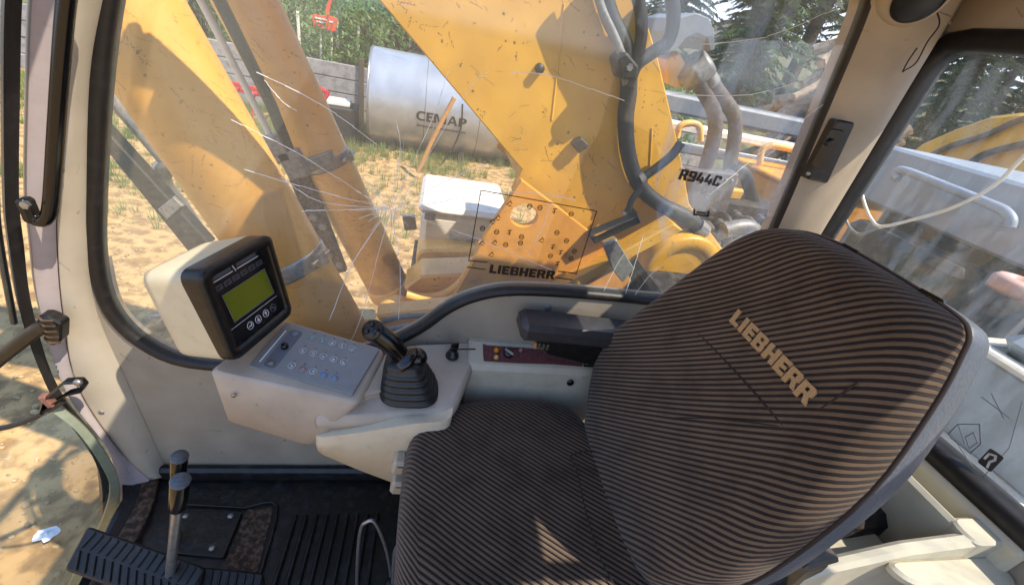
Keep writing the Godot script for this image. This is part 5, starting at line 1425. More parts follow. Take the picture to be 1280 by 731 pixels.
func build_deck() -> void:
	var up := thing("upper_carriage", "grimy deck of the excavator with its grey engine hood behind the cab", "excavator body", Vector3(1.5, -0.6, -1.6))
	part(up, "deck_plate", mb().prism([Vector2(-0.1, 1.06), Vector2(0.9, 1.06), Vector2(0.9, 3.1), Vector2(-0.1, 3.1)], -0.6, -0.05, Transform3D(Basis(Vector3(1, 0, 0), Vector3(0, 0, -1), Vector3(0, 1, 0)), Vector3.ZERO), 0.01), M.grime)
	part(up, "rear_deck", mb().box(Vector3(2.5, 0.2, -1.75), Vector3(3.2, 1.0, 2.7), Basis.IDENTITY, 0.02), M.grime)
	part(up, "pale_step", mb().box(Vector3(1.63, 0.71, -0.85), Vector3(0.72, 0.02, 1.7), Basis.IDENTITY, 0.006), M.white_lid)
	part(up, "engine_hood", mb().box(Vector3(2.75, 1.215, -0.85), Vector3(1.5, 0.245, 1.86), Basis.IDENTITY, 0.012), M.hood)
	part(up, "engine_block", mb().box(Vector3(2.8, 0.9, -0.85), Vector3(1.3, 0.42, 1.75), Basis.IDENTITY, 0.03), M.grime)
	part(up, "hood_rail", mb().tube(curve([Vector3(1.930, 1.231, -1.554), Vector3(1.930, 1.240, -1.580), Vector3(1.930, 1.257, -1.581), Vector3(1.930, 1.268, -1.544), Vector3(1.930, 1.260, -1.348), Vector3(1.930, 1.252, -1.195), Vector3(1.930, 1.247, -1.155), Vector3(1.930, 1.230, -1.123), Vector3(1.930, 1.206, -1.111)], 4), 0.017, 10), M.hood)
	part(up, "orange_cover", mb().box(Vector3(2.08, 0.97, -0.75), Vector3(0.1, 0.16, 0.34), Basis(Vector3.RIGHT, 0.1), 0.02), M.orange)
	part(up, "orange_cover", mb().box(Vector3(2.02, 1.0, -0.42), Vector3(0.1, 0.14, 0.22), Basis.IDENTITY, 0.02), M.orange)
	part(up, "filter", mb().lathe([Vector2(0, 0), Vector2(0.09, 0), Vector2(0.095, 0.02), Vector2(0.095, 0.24), Vector2(0.07, 0.27), Vector2(0, 0.27)], Transform3D(Basis.IDENTITY, Vector3(2.0, 0.75, -1.02)), 20), M.white_lid)
	part(up, "filter_box", mb().box(Vector3(1.9, 0.88, -1.3), Vector3(0.2, 0.34, 0.5), Basis.IDENTITY, 0.03), M.grime)
	part(up, "orange_housing", mb().box(Vector3(2.75, 0.82, -2.45), Vector3(1.5, 0.36, 0.55), Basis.IDENTITY, 0.015), M.orange)
	part(up, "orange_top", mb().box(Vector3(2.75, 1.012, -2.45), Vector3(1.56, 0.025, 0.6), Basis.IDENTITY, 0.008), M.orange)
	var bolts: Array = [Vector3(2.052, 0.822, -2.170), Vector3(2.192, 0.918, -2.170), Vector3(2.231, 0.767, -2.170)]
	for p in bolts: part(up, "bolt", mb().lathe([Vector2(0, 0), Vector2(0.018, 0), Vector2(0.018, 0.012), Vector2(0, 0.013)], Transform3D(Basis(Vector3.RIGHT, PI / 2), p), 6, -1), M.orange)
	part(up, "hand_rail", mb().tube(curve([Vector3(2.026, 1.038, -2.500), Vector3(1.997, 1.110, -2.500), Vector3(2.022, 1.148, -2.500), Vector3(2.103, 1.161, -2.500), Vector3(2.517, 1.139, -2.500), Vector3(2.927, 1.115, -2.500)], 4), 0.02, 10), M.cyl_orange)
	part(up, "hand_rail", mb().tube(curve([Vector3(1.404, 1.103, -2.500), Vector3(1.398, 1.167, -2.500), Vector3(1.450, 1.194, -2.500), Vector3(1.518, 1.187, -2.500), Vector3(1.564, 1.110, -2.500)], 4), 0.02, 10), M.cyl_orange)
	for q in [[1.14, -2.75], [1.0, -2.85]]:
		part(up, "cat_walk", mb().box(Vector3(2.2, q[0], q[1]), Vector3(1.9, 0.05, 0.14), Basis.IDENTITY, 0.01), M.white_lid)
	part(up, "long_beam", mb().box(Vector3(2.35, 1.22, -3.5), Vector3(2.1, 0.14, 0.3), Basis.IDENTITY, 0.02), M.plate_grey)
	part(up, "grey_plate", mb().prism([Vector2(1.160, 1.067), Vector2(1.423, 1.084), Vector2(1.452, 0.853), Vector2(1.279, 0.843)], -1.9, -1.85, Transform3D.IDENTITY, 0.006), M.hose_dusty)
	for k in 7:
		part(up, "rivet", mb().lathe([Vector2(0, 0), Vector2(0.01, 0), Vector2(0, 0.008)], Transform3D(Basis(Vector3.RIGHT, PI / 2), [Vector3(1.216, 1.038, -1.850)][0].lerp([Vector3(1.397, 1.049, -1.850)][0], k / 6.0)), 8), M.dull_steel)
	# pipes and hoses by the boom foot
	for h in [["thick dusty hose from the hooded lamp down to the grey plate, left one of two", [Vector3(1.132, 1.464, -2.100), Vector3(1.215, 1.396, -2.100), Vector3(1.324, 1.305, -2.100), Vector3(1.377, 1.198, -2.100), Vector3(1.402, 1.037, -2.100), Vector3(1.425, 0.885, -2.100)], 0.036, M.hose_dusty], ["thick dusty hose beside it that bends down to the orange housing, right one of two", [Vector3(1.203, 1.456, -2.100), Vector3(1.316, 1.385, -2.100), Vector3(1.438, 1.305, -2.100), Vector3(1.495, 1.197, -2.100), Vector3(1.538, 1.058, -2.100), Vector3(1.580, 0.976, -2.100)], 0.034, M.hose_dusty],
		["blue grey hose curving down in front of the orange housing", [Vector3(1.434, 1.038, -1.950), Vector3(1.483, 1.086, -1.950), Vector3(1.553, 1.043, -1.950), Vector3(1.648, 0.940, -1.950), Vector3(1.785, 0.822, -1.950), Vector3(1.890, 0.748, -1.950)], 0.03, M.hose], ["pale bent pipe at the foot of the rear pillar, upper one", [Vector3(1.359, 0.852, -1.700), Vector3(1.404, 0.874, -1.700), Vector3(1.467, 0.886, -1.700), Vector3(1.524, 0.865, -1.700), Vector3(1.583, 0.808, -1.700)], 0.035, M.dull_steel], ["pale bent pipe just above the seat back, lower one", [Vector3(1.349, 0.775, -1.600), Vector3(1.372, 0.827, -1.600), Vector3(1.427, 0.866, -1.600), Vector3(1.478, 0.881, -1.600)], 0.028, M.steel]]:
		var th := thing("engine_hose" if h[3] != M.dull_steel and h[3] != M.steel else "engine_pipe", h[0], "hose" if h[3] != M.dull_steel and h[3] != M.steel else "pipe", h[1][0], "hoses and pipes behind the boom")
		part(th, "hose", mb().tube(curve(h[1], 5), h[2], 14), h[3])
		part(th, "cuff", mb().tube([h[1][0], (h[1][0] as Vector3).lerp(h[1][1], 0.5)], h[2] * 1.15, 14), M.dull_steel)
		part(th, "cuff", mb().tube([h[1][-1], (h[1][-1] as Vector3).lerp(h[1][-2], 0.4)], h[2] * 1.15, 14), M.dull_steel)
	var vb := thing("valve_block", "grimy valve block with fittings and looped hoses behind the boom foot", "valve block", Vector3(1.5, 0.7, -1.95))
	part(vb, "body", mb().box(Vector3(1.5, 0.82, -1.98), Vector3(0.5, 0.26, 0.24), Basis.IDENTITY, 0.015), M.grime)
	part(vb, "cover", mb().box(Vector3(1.42, 0.97, -2.0), Vector3(0.24, 0.06, 0.2), Basis(Vector3.UP, 0.2), 0.012), M.yellow)
	for k in 7:
		var fx := 1.29 + k * 0.07
		part(vb, "fitting", mb().lathe([Vector2(0, 0), Vector2(0.022, 0), Vector2(0.022, 0.03), Vector2(0.016, 0.03), Vector2(0.016, 0.06), Vector2(0, 0.06)], Transform3D(Basis(Vector3.RIGHT, PI / 2), Vector3(fx, 0.84 + 0.05 * (k % 2), -1.86)), 8, -1), M.steel if k % 2 else M.dull_steel)
		var q0 := Vector3(fx, 0.84 + 0.05 * (k % 2), -1.8)
		part(vb, "hose", mb().tube(curve([q0, q0 + Vector3(0.02, 0.01, 0.06), q0 + Vector3(0.06 - 0.03 * (k % 3), -0.08, 0.12), q0 + Vector3(-0.05 + 0.04 * (k % 2), -0.26, 0.08)], 4), 0.014 + 0.003 * (k % 3), 8), M.hose if k % 3 else M.hose_dusty)
	for k in 3:
		part(vb, "pipe_elbow", mb().tube(curve([Vector3(1.32 + k * 0.16, 0.62, -1.75), Vector3(1.33 + k * 0.16, 0.78, -1.72), Vector3(1.40 + k * 0.16, 0.85, -1.7), Vector3(1.52 + k * 0.16, 0.86, -1.72)], 4), 0.026, 10), M.dull_steel if k != 1 else M.steel)
	# hooded lamp on the rear boom edge
	var lm := thing("hooded_lamp", "grey sheet metal hood over a round lamp behind the boom", "work lamp", [Vector3(1.087, 1.509, -2.100)][0])
	var arc: Array = [Vector2(0.944, 1.502), Vector2(0.928, 1.577), Vector2(0.942, 1.631), Vector2(1.004, 1.660), Vector2(1.067, 1.655), Vector2(1.112, 1.617), Vector2(1.148, 1.551), Vector2(1.129, 1.541), Vector2(1.093, 1.584), Vector2(1.043, 1.592), Vector2(1.000, 1.566), Vector2(0.974, 1.513)]
	part(lm, "hood", mb().prism(arc, -2.4, -2.0, Transform3D.IDENTITY, 0.004), M.plate_grey)
	var lc: Vector3 = [Vector3(1.158, 1.462, -2.100)][0]
	part(lm, "lamp_body", mb().lathe([Vector2(0, -0.08), Vector2(0.055, -0.08), Vector2(0.066, -0.03), Vector2(0.071, -0.025), Vector2(0.071, 0.0), Vector2(0.066, 0.005), Vector2(0.066, 0.05), Vector2(0.05, 0.065), Vector2(0, 0.07)], Transform3D(Basis(Quaternion(Vector3.UP, Vector3(0.5, 0.75, 0.3).normalized())), lc), 28), M.dull_steel)
	part(lm, "bracket", mb().prism([Vector2(0.986, 1.477), Vector2(1.044, 1.514), Vector2(1.119, 1.455), Vector2(1.103, 1.376), Vector2(1.032, 1.385)], -2.2, -2.1, Transform3D.IDENTITY, 0.006), M.yellow)
	# box with a pale lid in front of the boom
	var tb := thing("tool_box", "orange tool box with a sunlit pale lid beyond the boom cylinders", "tool box", Vector3(0.2, -0.2, -3.0))
	part(tb, "lid", mb().box(Vector3(0.23, 0.36, -3.05), Vector3(0.62, 0.06, 0.7), Basis.IDENTITY, 0.03), M.white_lid)
	part(tb, "body", mb().box(Vector3(0.23, 0.16, -3.05), Vector3(0.58, 0.35, 0.66), Basis.IDENTITY, 0.04), M.white_lid)
	part(tb, "fender", mb().prism(rounded([Vector2(-0.083, 0.137), Vector2(0.382, 0.195), Vector2(0.425, -0.082), Vector2(-0.031, -0.159)], 0.1, 6), -2.8, -2.55, Transform3D.IDENTITY, 0.015), M.cyl_orange)
	for hx in [0.0, 0.44]: part(tb, "hinge", mb().box(Vector3(hx, 0.325, -2.695), Vector3(0.07, 0.05, 0.02), Basis.IDENTITY, 0.004), M.dull_steel)
	part(tb, "handle", mb().tube(curve([Vector3(0.15, 0.2, -2.71), Vector3(0.16, 0.2, -2.66), Vector3(0.3, 0.2, -2.66), Vector3(0.31, 0.2, -2.71)], 4), 0.012, 8), M.dull_steel)
	part(tb, "lid_catch", mb().box([Vector3(-0.127, 0.283, -2.650)][0], Vector3(0.08, 0.10, 0.03), Basis(Vector3.BACK, 0.2), 0.004), M.steel)
	# bent steel tubes and the dark bar left of the nearer cylinder
	var rl := thing("bent_rail", "pale bent steel rail left of the nearer boom cylinder", "rail", [Vector3(-0.963, 0.411, -1.900)][0])
	part(rl, "tube", mb().tube(curve([Vector3(-0.964, 0.286, -1.900), Vector3(-1.003, 0.422, -1.900), Vector3(-1.054, 0.552, -1.900), Vector3(-1.093, 0.626, -1.900), Vector3(-1.100, 0.680, -1.900), Vector3(-1.079, 0.723, -1.900), Vector3(-1.045, 0.751, -1.900)], 5), 0.037, 14), M.steel)
	part(rl, "upper_tube", mb().tube([Vector3(-1.050, 0.741, -1.900), Vector3(-1.139, 0.892, -1.900), Vector3(-1.216, 1.017, -1.900), Vector3(-1.296, 1.146, -1.900)], 0.034, 14), M.dull_steel)
	var db := thing("dark_bar", "dark flat steel bar slanting left of the bent rail", "bar", [Vector3(-0.985, 0.437, -1.800)][0])
	part(db, "bar", mb().prism([Vector2(-0.997, 0.370), Vector2(-0.916, 0.446), Vector2(-1.207, 0.909), Vector2(-1.245, 0.988), Vector2(-1.282, 0.951)], -1.86, -1.8, Transform3D.IDENTITY, 0.006), M.hose)
	part(db, "pad", mb().prism([Vector2(-1.079, 0.586), Vector2(-1.010, 0.650), Vector2(-0.983, 0.613), Vector2(-1.055, 0.540)], -1.81, -1.79, Transform3D.IDENTITY, 0.004), M.dull_steel)
	# pipes low by the cab, in the gap under the cylinders
	for h in [["pale pipe looping low beside the cab under the farther cylinder, upper one", [Vector3(-0.157, 0.322, -1.500), Vector3(-0.086, 0.354, -1.500), Vector3(0.046, 0.375, -1.500), Vector3(0.183, 0.371, -1.500), Vector3(0.318, 0.410, -1.500)], 0.012], ["pale pipe looping low beside the cab under the farther cylinder, lower one", [Vector3(-0.139, 0.358, -1.400), Vector3(-0.047, 0.383, -1.400), Vector3(0.078, 0.410, -1.400), Vector3(0.204, 0.438, -1.400)], 0.012]]:
		var th := thing("deck_pipe", h[0], "pipe", h[1][0], "pipes on the deck")
		part(th, "pipe", mb().tube(curve(h[1], 4), h[2], 10), M.dull_steel)
	# filler neck and clear box behind the rear window
	var fb := thing("filler_cap", "pinkish filler cap on a dark neck behind the rear window", "filler cap", Vector3(1.62, 0.75, -0.45))
	var fp: Vector3 = [Vector3(1.620, 1.092, -0.823)][0]
	part(fb, "neck", mb().lathe([Vector2(0, -0.2), Vector2(0.06, -0.2), Vector2(0.06, 0.0), Vector2(0, 0.0)], Transform3D(Basis.IDENTITY, fp), 20), M.hose)
	part(fb, "cap", mb().lathe([Vector2(0, 0.0), Vector2(0.055, 0.0), Vector2(0.056, 0.035), Vector2(0.045, 0.045), Vector2(0.03, 0.045), Vector2(0.028, 0.035), Vector2(0, 0.034)], Transform3D(Basis.IDENTITY, fp), 24), grain(Color(0.72, 0.58, 0.54), 0.1, 0.5, 0.2))
	var cbx := thing("fuel_box", "low grey box with a pale rim behind the rear window at the picture edge", "box", Vector3(1.5, 0.72, -0.3))
	var bp: Vector3 = [Vector3(1.500, 0.977, -0.741)][0]
	part(cbx, "body", mb().box(bp + Vector3(0.14, -0.14, 0.17), Vector3(0.3, 0.28, 0.36), Basis.IDENTITY, 0.03), M.hood)
	part(cbx, "rim", mb().box(bp + Vector3(0.14, -0.01, 0.17), Vector3(0.33, 0.02, 0.39), Basis.IDENTITY, 0.006), M.white_lid)
	part(cbx, "lid", mb().box(bp + Vector3(0.14, 0.03, 0.17), Vector3(0.24, 0.07, 0.3), Basis.IDENTITY, 0.03), M.hood)


func build_yard() -> void:
	# ground: one sheet, finer near the cab
	var n := FastNoiseLite.new()
	n.seed = 4
	n.frequency = 0.35
	n.fractal_octaves = 4
	var g := mb()
	var xs := [-160.0, -80.0, -40.0, -25.0]
	for k in 60: xs.append(-16.0 + k * 0.4)
	xs.append_array([12.0, 20.0, 40.0, 80.0, 160.0])
	var zs := [160.0, 60.0, 20.0, 8.0, 4.0]
	for k in 50: zs.append(1.0 - k * 0.3)
	zs.append_array([-16.0, -25.0, -50.0, -100.0, -160.0])
	var y := func(x: float, z: float) -> float: return -1.47 + n.get_noise_2d(x, z) * 0.09 + n.get_noise_2d(x * 4.0 + 50.0, z * 4.0) * 0.035
	for i in xs.size() - 1:
		for j in zs.size() - 1:
			var p := [Vector2(xs[i], zs[j]), Vector2(xs[i + 1], zs[j]), Vector2(xs[i + 1], zs[j + 1]), Vector2(xs[i], zs[j + 1])].map(func(q): return Vector3(q.x, y.call(q.x, q.y), q.y))
			g.quad(p[3], p[2], p[1], p[0], 0)
	struct("ground", g, M.dirt, "trodden ochre earth of the yard under and around the excavator", "ground")
	var rng := RandomNumberGenerator.new()
	rng.seed = 77
	# loose stones
	var sm := mb()
	sm.lathe([Vector2(0, -0.6), Vector2(0.8, -0.35), Vector2(1.0, 0.1), Vector2(0.6, 0.55), Vector2(0, 0.65)], Transform3D.IDENTITY, 6, -1)
	var mm := MultiMesh.new()
	mm.transform_format = MultiMesh.TRANSFORM_3D
	mm.mesh = sm.mesh()
	mm.instance_count = 15000
	for i in 15000:
		var near := i < 9000
		var p := Vector2(rng.randf_range(-5.5, 0.0), rng.randf_range(-7, 0.3)) if near else Vector2(rng.randf_range(-12, 6), rng.randf_range(-12.5, 0))
		var s := 0.005 + 0.02 * pow(rng.randf(), 4.0)
		mm.set_instance_transform(i, Transform3D(Basis.from_euler(Vector3(rng.randf() * 6, rng.randf() * 6, rng.randf() * 6)).scaled(Vector3(s * rng.randf_range(0.8, 1.6), s * 0.7, s)), Vector3(p.x, y.call(p.x, p.y) + s * 0.2, p.y)))
	stuff("gravel", mm, M.stone, "loose stones and clods strewn over the yard earth", "gravel")
	# grass tufts
	var bl := mb()
	for k in 7:
		var a := k * 0.9
		var q := Vector3(cos(a), 0, sin(a)) * 0.02
		var w := Vector3(-sin(a), 0, cos(a)) * 0.006
		bl.tri(q - w, q + w, q * 3.5 + Vector3(0, 0.16 + 0.03 * (k % 3), 0))
	var gm := MultiMesh.new()
	gm.transform_format = MultiMesh.TRANSFORM_3D
	gm.mesh = bl.mesh()
	gm.instance_count = 9000
	for i in 9000:
		var p := Vector2(rng.randf_range(-9.0, -4.2) + rng.randfn() * 0.6, rng.randf_range(-12.5, -6.5)) if i < 4000 else Vector2(rng.randf_range(-4.2, 5.0), rng.randf_range(-12.8, -9.3) if rng.randf() < 0.8 else rng.randf_range(-9.5, -5.5))
		if n.get_noise_2d(p.x * 2.0, p.y * 2.0 + 30.0) < -0.12: p = Vector2(p.x, -12.6)
		var s := rng.randf_range(0.5, 1.5)
		gm.set_instance_transform(i, Transform3D(Basis(Vector3.UP, rng.randf() * 6).scaled(Vector3(s, s * rng.randf_range(0.6, 1.3), s)), Vector3(p.x, y.call(p.x, p.y) - 0.01, p.y)))
	stuff("grass", gm, M.grass, "short weeds and grass tufts growing on the yard and along the wall", "grass")
	# a torn scrap of white plastic on the earth
	var sc := thing("plastic_scrap", "crumpled scrap of white plastic on the earth below the cab front", "litter", [Vector3(-1.980, -1.450, -1.613)][0])
	var cr := mb()
	var cc: Vector3 = [Vector3(-1.960, -1.420, -1.597)][0]
	var net := func(i: int, j: int) -> Vector3:
		var a := TAU * (i % 14) / 14.0
		var w := n.get_noise_2d(cos(a) * 90.0 + j * 37.0, sin(a) * 90.0)
		return cc + Vector3(cos(a), 0, sin(a) * 0.75) * (0.013 * j) * (1.0 + 0.9 * w) + Vector3(0, 0.018 * n.get_noise_2d(cos(a) * 140.0 + j * 71.0, sin(a) * 140.0 + 9.0) + 0.012 * (4 - j) * 0.6, 0)
	for i in 14:
		cr.tri(net.call(0, 0), net.call(i, 1), net.call(i + 1, 1), 0)
		for j in range(1, 4): cr.quad(net.call(i, j), net.call(i, j + 1), net.call(i + 1, j + 1), net.call(i + 1, j), 0)
	part(sc, "scrap", cr, plain(Color(0.85, 0.86, 0.86), 0.4))
	# plank on the ground at the window corner
	var pk := thing("plank", "weathered plank lying on the earth below the side window corner", "plank", [Vector3(-2.158, -1.400, -3.471)][0])
	var k0: Array = [Vector3(-2.400, -1.380, -3.513), Vector3(-2.201, -1.380, -4.129)]
	part(pk, "plank", mb().box((k0[0] + k0[1]) * 0.5, Vector3((k0[1] - k0[0]).length(), 0.05, 0.16), Basis(Vector3.UP, -atan2((k0[1] - k0[0]).z, (k0[1] - k0[0]).x)), 0.006), M.wood)

	# concrete slab wall along z = -13
	var wl := thing("slab_wall", "yard wall of stacked concrete slabs between brown posts", "wall", Vector3(-3, -1.47, -13))
	for i in range(-5, 5):
		for r in 4:
			part(wl, "slab", mb().box(Vector3(-1.0 + i * 2.2 + 0.0, -1.3 + r * 0.36, -13.0 + 0.008 * ((i * 3 + r) % 3)), Vector3(2.1, 0.345, 0.09), Basis.IDENTITY, 0.015), M.concrete)
		part(wl, "post", mb().box(Vector3(-2.1 + i * 2.2, -0.66, -12.97), Vector3(0.13, 1.66, 0.17), Basis.IDENTITY, 0.01), M.brown if i == 0 else M.concrete)
	# steel tank
	var tk := thing("steel_tank", "big silver steel tank lying in front of the slab wall", "tank", Vector3(0.8, -1.45, -11.2))
	var ty := Transform3D(Basis(Vector3.BACK, -PI / 2).rotated(Vector3.UP, 0.03), Vector3(-1.6, -0.42, -11.35))   # local y runs along +x
	var R := 1.05
	part(tk, "shell", mb().lathe([Vector2(0, 0.0), Vector2(R - 0.06, 0.0), Vector2(R - 0.02, 0.01), Vector2(R, 0.04), Vector2(R, 0.06), Vector2(R, 1.2), Vector2(R, 2.4), Vector2(R, 4.6), Vector2(R - 0.03, 4.64), Vector2(0, 4.64)], ty, 72), M.tank)
	part(tk, "end_rim", mb().lathe([Vector2(R - 0.03, -0.012), Vector2(R + 0.012, -0.012), Vector2(R + 0.012, 0.03), Vector2(R - 0.03, 0.03)], ty, 72), M.steel)
	for wy in [1.25, 2.5]:
		part(tk, "weld_seam", mb().lathe([Vector2(R - 0.01, wy - 0.012), Vector2(R + 0.006, wy - 0.008), Vector2(R + 0.006, wy + 0.008), Vector2(R - 0.01, wy + 0.012)], ty, 72), M.dull_steel)
	for x in [-1.0, 0.6, 2.2]:
		part(tk, "saddle", mb().prism([Vector2(-0.8, -1.5), Vector2(0.8, -1.5), Vector2(0.75, -1.2), Vector2(0.3, -1.42), Vector2(-0.3, -1.42), Vector2(-0.75, -1.2)], -0.06, 0.06, Transform3D(Basis(Vector3.UP, PI / 2), Vector3(x, 0, -11.35)), 0.01), M.grime)
	# name on the tank, letter by letter round the shell
	var tank_word := func(words: String, px0: Vector3, px1: Vector3, size: float) -> void:
		var total := text_mesh(words, size, 0.004).get_aabb().size.x
		var sx := (px1.x - px0.x) / total
		var x := px0.x
		for ch in words:
			var m := text_mesh(ch, size, 0.006)
			var wd: float = m.get_aabb().size.x if ch != " " else size * 0.3
			var ang := asin(clampf((px0.y + 0.42) / R, -1, 1))
			if ch != " ":
				var l := MeshInstance3D.new()
				l.name = "letter"
				l.mesh = m
				l.material_override = M.black_print
				tk.add_child(l, true)
				var axis_z := -11.35 - 0.03 * (x + 1.6)
				l.transform = Transform3D(Basis(Vector3.RIGHT, -ang).rotated(Vector3.UP, 0.03).scaled_local(Vector3(sx, 1, 1)), Vector3(x + wd * sx * 0.5, -0.42 + sin(ang) * (R + 0.004), axis_z + cos(ang) * (R + 0.004)) - tk.position)
			x += (wd + size * 0.06) * sx
	tank_word.call("CEMAP", [Vector3(-0.508, -0.502, -10.350)][0], [Vector3(0.726, -0.543, -10.350)][0], 0.20)
	tank_word.call("Water construction", [Vector3(-0.491, -0.713, -10.300)][0], [Vector3(0.751, -0.744, -10.300)][0], 0.055)
	var hz := thing("tank_hose", "thin black hose hanging down the tank below its lettering", "hose", [Vector3(0.442, -0.232, -10.100)][0])
	part(hz, "hose", mb().tube(curve([Vector3(0.476, -0.068, -10.150), Vector3(0.503, -0.574, -10.150), Vector3(0.374, -1.041, -10.150), Vector3(0.157, -1.446, -10.150)], 4), 0.02, 8), M.hose)
	# slatted board leaning, pole in front of the tank
	var po := thing("wooden_pole", "slim wooden pole leaning in front of the steel tank", "pole", [Vector3(-0.337, -1.450, -8.598)][0])
	part(po, "pole", mb().tube([Vector3(-0.335, -1.359, -9.000), Vector3(-0.032, -0.499, -9.000), Vector3(0.256, 0.192, -9.000)], 0.045, 8), grain(Color(0.72, 0.52, 0.3), 0.15, 0.8, 0.5))
	# dark crate by the tank's end
	var ct := thing("dark_crate", "dark box standing at the left end of the steel tank", "box", Vector3(-2.3, -1.45, -10.9))
	part(ct, "body", mb().box(Vector3(-2.3, -1.05, -10.9), Vector3(0.9, 0.8, 0.8), Basis(Vector3.UP, 0.1), 0.03), M.hose)
	part(ct, "lid", mb().box(Vector3(-2.25, -0.6, -10.9), Vector3(0.5, 0.1, 0.5), Basis(Vector3.UP, 0.1), 0.02), M.white_lid)
	# red harrow
	var hr := thing("red_harrow", "red farm implement with bent arms in front of the slab wall", "farm implement", Vector3(-3.8, -1.45, -11.5))
	var z0 := -11.4
	part(hr, "frame_bar", mb().box(Vector3(-3.9, -0.75, z0), Vector3(2.9, 0.09, 0.09), Basis(Vector3.BACK, -0.08), 0.01), M.red)
	part(hr, "frame_bar", mb().box(Vector3(-3.9, -0.95, z0 - 0.5), Vector3(2.9, 0.09, 0.09), Basis(Vector3.BACK, -0.05), 0.01), M.red)
	for k in 7:
		var x := -5.1 + k * 0.42
		part(hr, "tine", mb().tube(curve([Vector3(x, -0.75, z0), Vector3(x + 0.05, -0.95, z0 + 0.12), Vector3(x - 0.02, -1.2, z0 + 0.05), Vector3(x + 0.02, -1.45, z0 + 0.18)], 3), 0.022, 6), M.red if k % 2 == 0 else M.hose)
		part(hr, "cross_bar", mb().box(Vector3(x, -0.84, z0 - 0.25), Vector3(0.06, 0.06, 0.55), Basis(Vector3.RIGHT, 0.3), 0.008), M.red)
	part(hr, "mast", mb().tube([Vector3(-3.2, -0.8, z0), Vector3(-2.9, -0.45, z0 - 0.1), Vector3(-2.6, -0.55, z0)], 0.06, 8), M.red)
	part(hr, "mast", mb().tube([Vector3(-2.6, -0.5, z0), Vector3(-2.75, -0.95, z0 + 0.1)], 0.05, 8), M.red)
	# sign beyond the wall
	var sg := thing("red_sign", "orange red sign board on two pale posts beyond the slab wall", "sign", [Vector3(-3.302, 0.123, -14.200)][0])
	part(sg, "board", mb().prism(rounded([Vector2(-3.543, 0.893), Vector2(-2.902, 0.924), Vector2(-2.953, 0.580), Vector2(-3.520, 0.587)], 0.04), -14.06, -14.0, Transform3D.IDENTITY, 0.008), M.sign_red)
	var pr := mb()
	var tz := Transform3D(Basis.IDENTITY, Vector3(0, 0, -13.99))
	for l in [[Vector2(-3.448, 0.821), Vector2(-3.168, 0.819)], [Vector2(-3.412, 0.736), Vector2(-3.211, 0.737)], [Vector2(-3.088, 0.797), Vector2(-3.007, 0.794)]]: stroke(pr, l[0], l[1], 0.035, tz, 0.006)
	part(sg, "print", pr, M.white_print)
	for q in [[Vector2(-3.348, 0.803), Vector2(-3.393, -0.183)], [Vector2(-3.064, 0.819), Vector2(-3.119, -0.195)]]:
		part(sg, "post", mb().tube([Vector3(q[0].x, q[0].y, -14.1), Vector3(q[1].x, q[1].y - 0.8, -14.1)], 0.03, 8), M.white_lid)
	part(sg, "arm", mb().prism([Vector2(-3.248, 0.895), Vector2(-3.177, 1.162), Vector2(-3.048, 1.434), Vector2(-2.969, 1.450), Vector2(-3.098, 1.141), Vector2(-3.146, 0.914)], -14.2, -14.1, Transform3D.IDENTITY, 0.01), M.sign_red)
	for q in [[[Vector3(-4.027, 0.712, -14.500)][0], 0.9], [[Vector3(-3.006, 0.905, -14.500)][0], 0.6], [[Vector3(-2.436, 0.665, -14.500)][0], 0.7]]:
		var sp := thing("marker_post", ["pale post left of the red sign", "pale post at the right edge of the red sign", "pale post among the leaves right of the red sign"][taken.get("marker_post", 0)], "post", q[0] - Vector3(0, q[1], 0), "posts beyond the wall")
		part(sp, "post", mb().box(q[0] - Vector3(0, q[1] * 0.5, 0), Vector3(0.07, q[1] + 0.3, 0.07), Basis.IDENTITY, 0.01), M.white_lid)
	# shed behind the wall
	var sh := thing("grey_shed", "grey boarded shed behind the slab wall right of the bush", "shed", Vector3(0.4, -1.4, -15.5))
	for k in 9:
		part(sh, "board", mb().box(Vector3(-1.5 + k * 0.32, 0.1, -15.0), Vector3(0.3, 3.2, 0.05), Basis.IDENTITY, 0.012), M.hood if k > 4 else M.concrete)
	for k in 3:
		part(sh, "window", mb().box(Vector3(-1.3 + k * 0.55, 0.75, -14.96), Vector3(0.45, 0.6, 0.03), Basis.IDENTITY, 0.01), M.hose)
	part(sh, "roof", mb().box(Vector3(-0.2, 1.8, -15.6), Vector3(3.4, 0.08, 1.8), Basis(Vector3.RIGHT, 0.15), 0.01), M.dull_steel)
	# timber heaps at the back right
	var hp := thing("timber_heap", "heap of pale split timber beyond the engine, seen left of the rear pillar", "timber heap", Vector3(7.9, -1.4, -8.4))
	for k in 70:
		var a := rng.randf()
		var c: Vector3 = hp.position + Vector3((rng.randf() - 0.5) * 2.6 * (1.2 - a), 4.5 * a * 0.95, (rng.randf() - 0.5) * 2.0 * (1.2 - a))
		var dir := Vector3(0.75 + rng.randfn() * 0.15, 0.62 + rng.randfn() * 0.12, 0.5 * rng.randfn()).normalized()
		var l := rng.randf_range(1.4, 2.6)
		var r := rng.randf_range(0.07, 0.15)
		part(hp, "log", mb().tube([c - dir * l * 0.5, c + Vector3(0, 0.02, 0), c + dir * l * 0.5], [r, r * rng.randf_range(0.85, 1.05), r * 0.8], 7, -1), M.wood if rng.randf() < 0.85 else M.bark)
	# another yellow machine beyond the hood
	var ym := thing("yellow_machine", "yellow arm of another digger beyond the grey hood at the picture's right edge", "excavator", Vector3(5.6, -1.4, -3.8))
	var tx := Transform3D(Basis(Vector3(0, 0, 1), Vector3(0, 1, 0), Vector3(-1, 0, 0)), Vector3(5.6, 0, 0))
